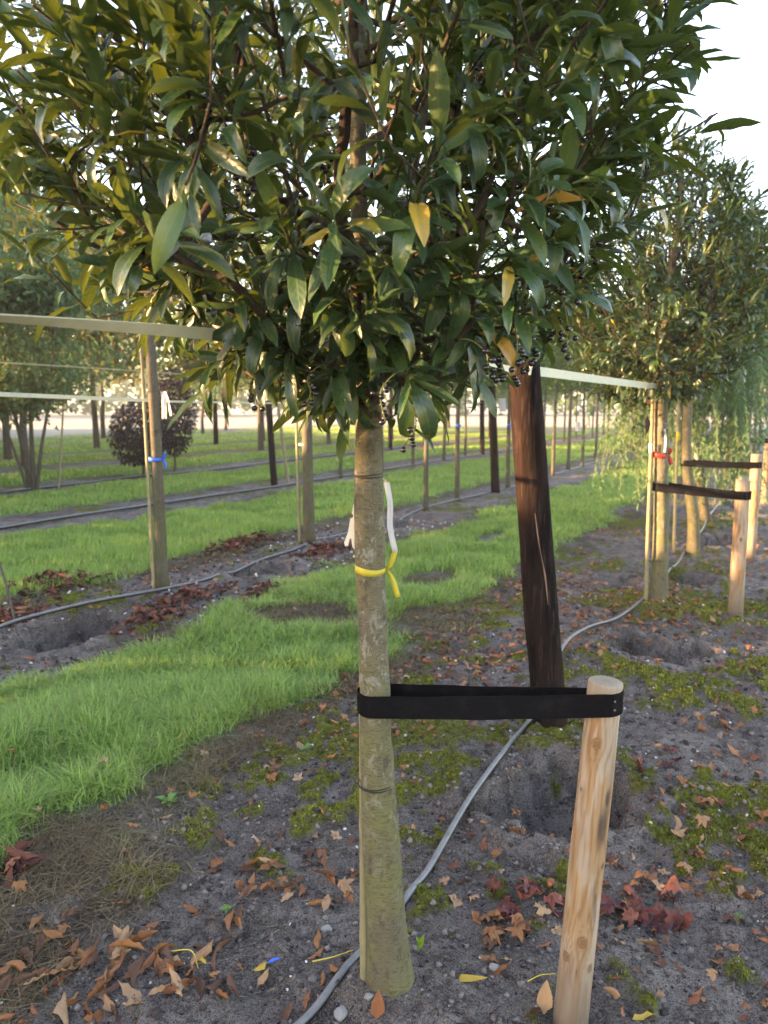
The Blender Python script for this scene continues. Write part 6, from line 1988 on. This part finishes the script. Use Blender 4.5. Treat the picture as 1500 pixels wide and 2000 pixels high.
def weed(px, py, size, n, label, seed):
    r = np.random.default_rng(seed)
    u, v = guv(px, py)
    root = empty('leafy_weed', tuple(G(u, v, 0.0))); tag(root, label, 'weed', 'broad-leaved weeds in the turf')
    for k in range(n):
        a = k * 2.4 + r.uniform(-0.3, 0.3); L_ = size * r.uniform(0.6, 1.2)
        d = np.array([[math.cos(a), math.sin(a), r.uniform(0.25, 1.4)]])
        o = link('leaf', WEED_LEAF[k % 3], root)
        m4 = np.eye(4); m4[:3, :3] = frames(d, np.array([[0, 0, 1.0]]))[0] * L_; m4[:3, 3] = (r.normal(0, size * 0.15), r.normal(0, size * 0.15), 0.01)
        o.matrix_local = Matrix(m4.tolist())


weed(640, 1345, 0.085, 22, 'bright green leafy weed at the grass edge just left of the main trunk', 1)
weed(600, 1480, 0.035, 14, 'small clover-like weed on the soil left of the main trunk', 2)
weed(445, 1795, 0.022, 12, 'tiny pale green rosette among the leaves left of the trunk', 3)
weed(330, 1575, 0.05, 12, 'small leafy weed where the grass meets the soil', 4)
weed(165, 1500, 0.06, 14, 'leafy weed standing in the lush grass at the left', 5)
weed(460, 1300, 0.06, 14, 'leafy weed in the middle of the near grass strip', 6)
weed(1440, 1790, 0.025, 10, 'tiny green weed in the lower right soil', 7)


def stalk(pts, rad, mat, label, name='leaf_stalk', cat='stalk'):
    c = np.array([G(*guv(a, b_), rad + dz) for a, b_, dz in pts]); p = smooth_path(c, 14); b = p[0].copy()
    v, f = tube(p - b, np.linspace(rad, rad * 0.5, 14), 6)
    tag(link(name, mesh(name, v, f, mat), None, tuple(b)), label, cat, 'stalks and twigs lying on the ground')


M_ys = plain('yellow_stalk', (0.5, 0.36, 0.05), 0.6)
stalk([(610, 1886, 0.002), (650, 1882, 0.008), (690, 1872, 0.012)], 0.0025, M_ys, 'yellow leaf stalk lying across the soil towards the hose')
stalk([(335, 1880, 0.02), (375, 1890, 0.02), (388, 1908, 0.0)], 0.002, M_ys, 'curved yellow stalk on the brown leaf heap')
stalk([(1030, 1925, 0.002), (1055, 1915, 0.008), (1085, 1912, 0.01)], 0.002, M_ys, 'yellow stalk pointing at the near stake')
stalk([(0, 1175, 0.35), (20, 1215, 0.2), (42, 1262, 0.0)], 0.011, M_barkd, 'bare stick leaning by the dug hole at the left edge', 'stick', 'stick')

# ------------------------------------------------------------------ misty air
hz = NT('misty_air')
hz.t.nodes.remove(hz.b)
pv = hz.n('VolumePrincipled')
pv.inputs['Color'].default_value = (0.88, 0.94, 1.0, 1)
pv.inputs['Density'].default_value = 0.0011
pv.inputs['Anisotropy'].default_value = 0.2
hz.l(pv.outputs[0], hz.out.inputs['Volume'])
X0, X1, Yb0, Yb1, Zb0, Zb1 = -1250, 1250, -1250, 1250, -1.6, 11.0
vb = [(x, y, z) for z in (Zb0, Zb1) for x, y in ((X0, Yb0), (X1, Yb0), (X1, Yb1), (X0, Yb1))]
fb = [(3, 2, 1, 0), (4, 5, 6, 7), (0, 1, 5, 4), (1, 2, 6, 5), (2, 3, 7, 6), (3, 0, 4, 7)]
haze = link('haze', mesh('haze', vb, [fb], hz.m, None, False))
tag(haze, 'thin pale morning mist over the whole nursery', 'haze', None, 'stuff')
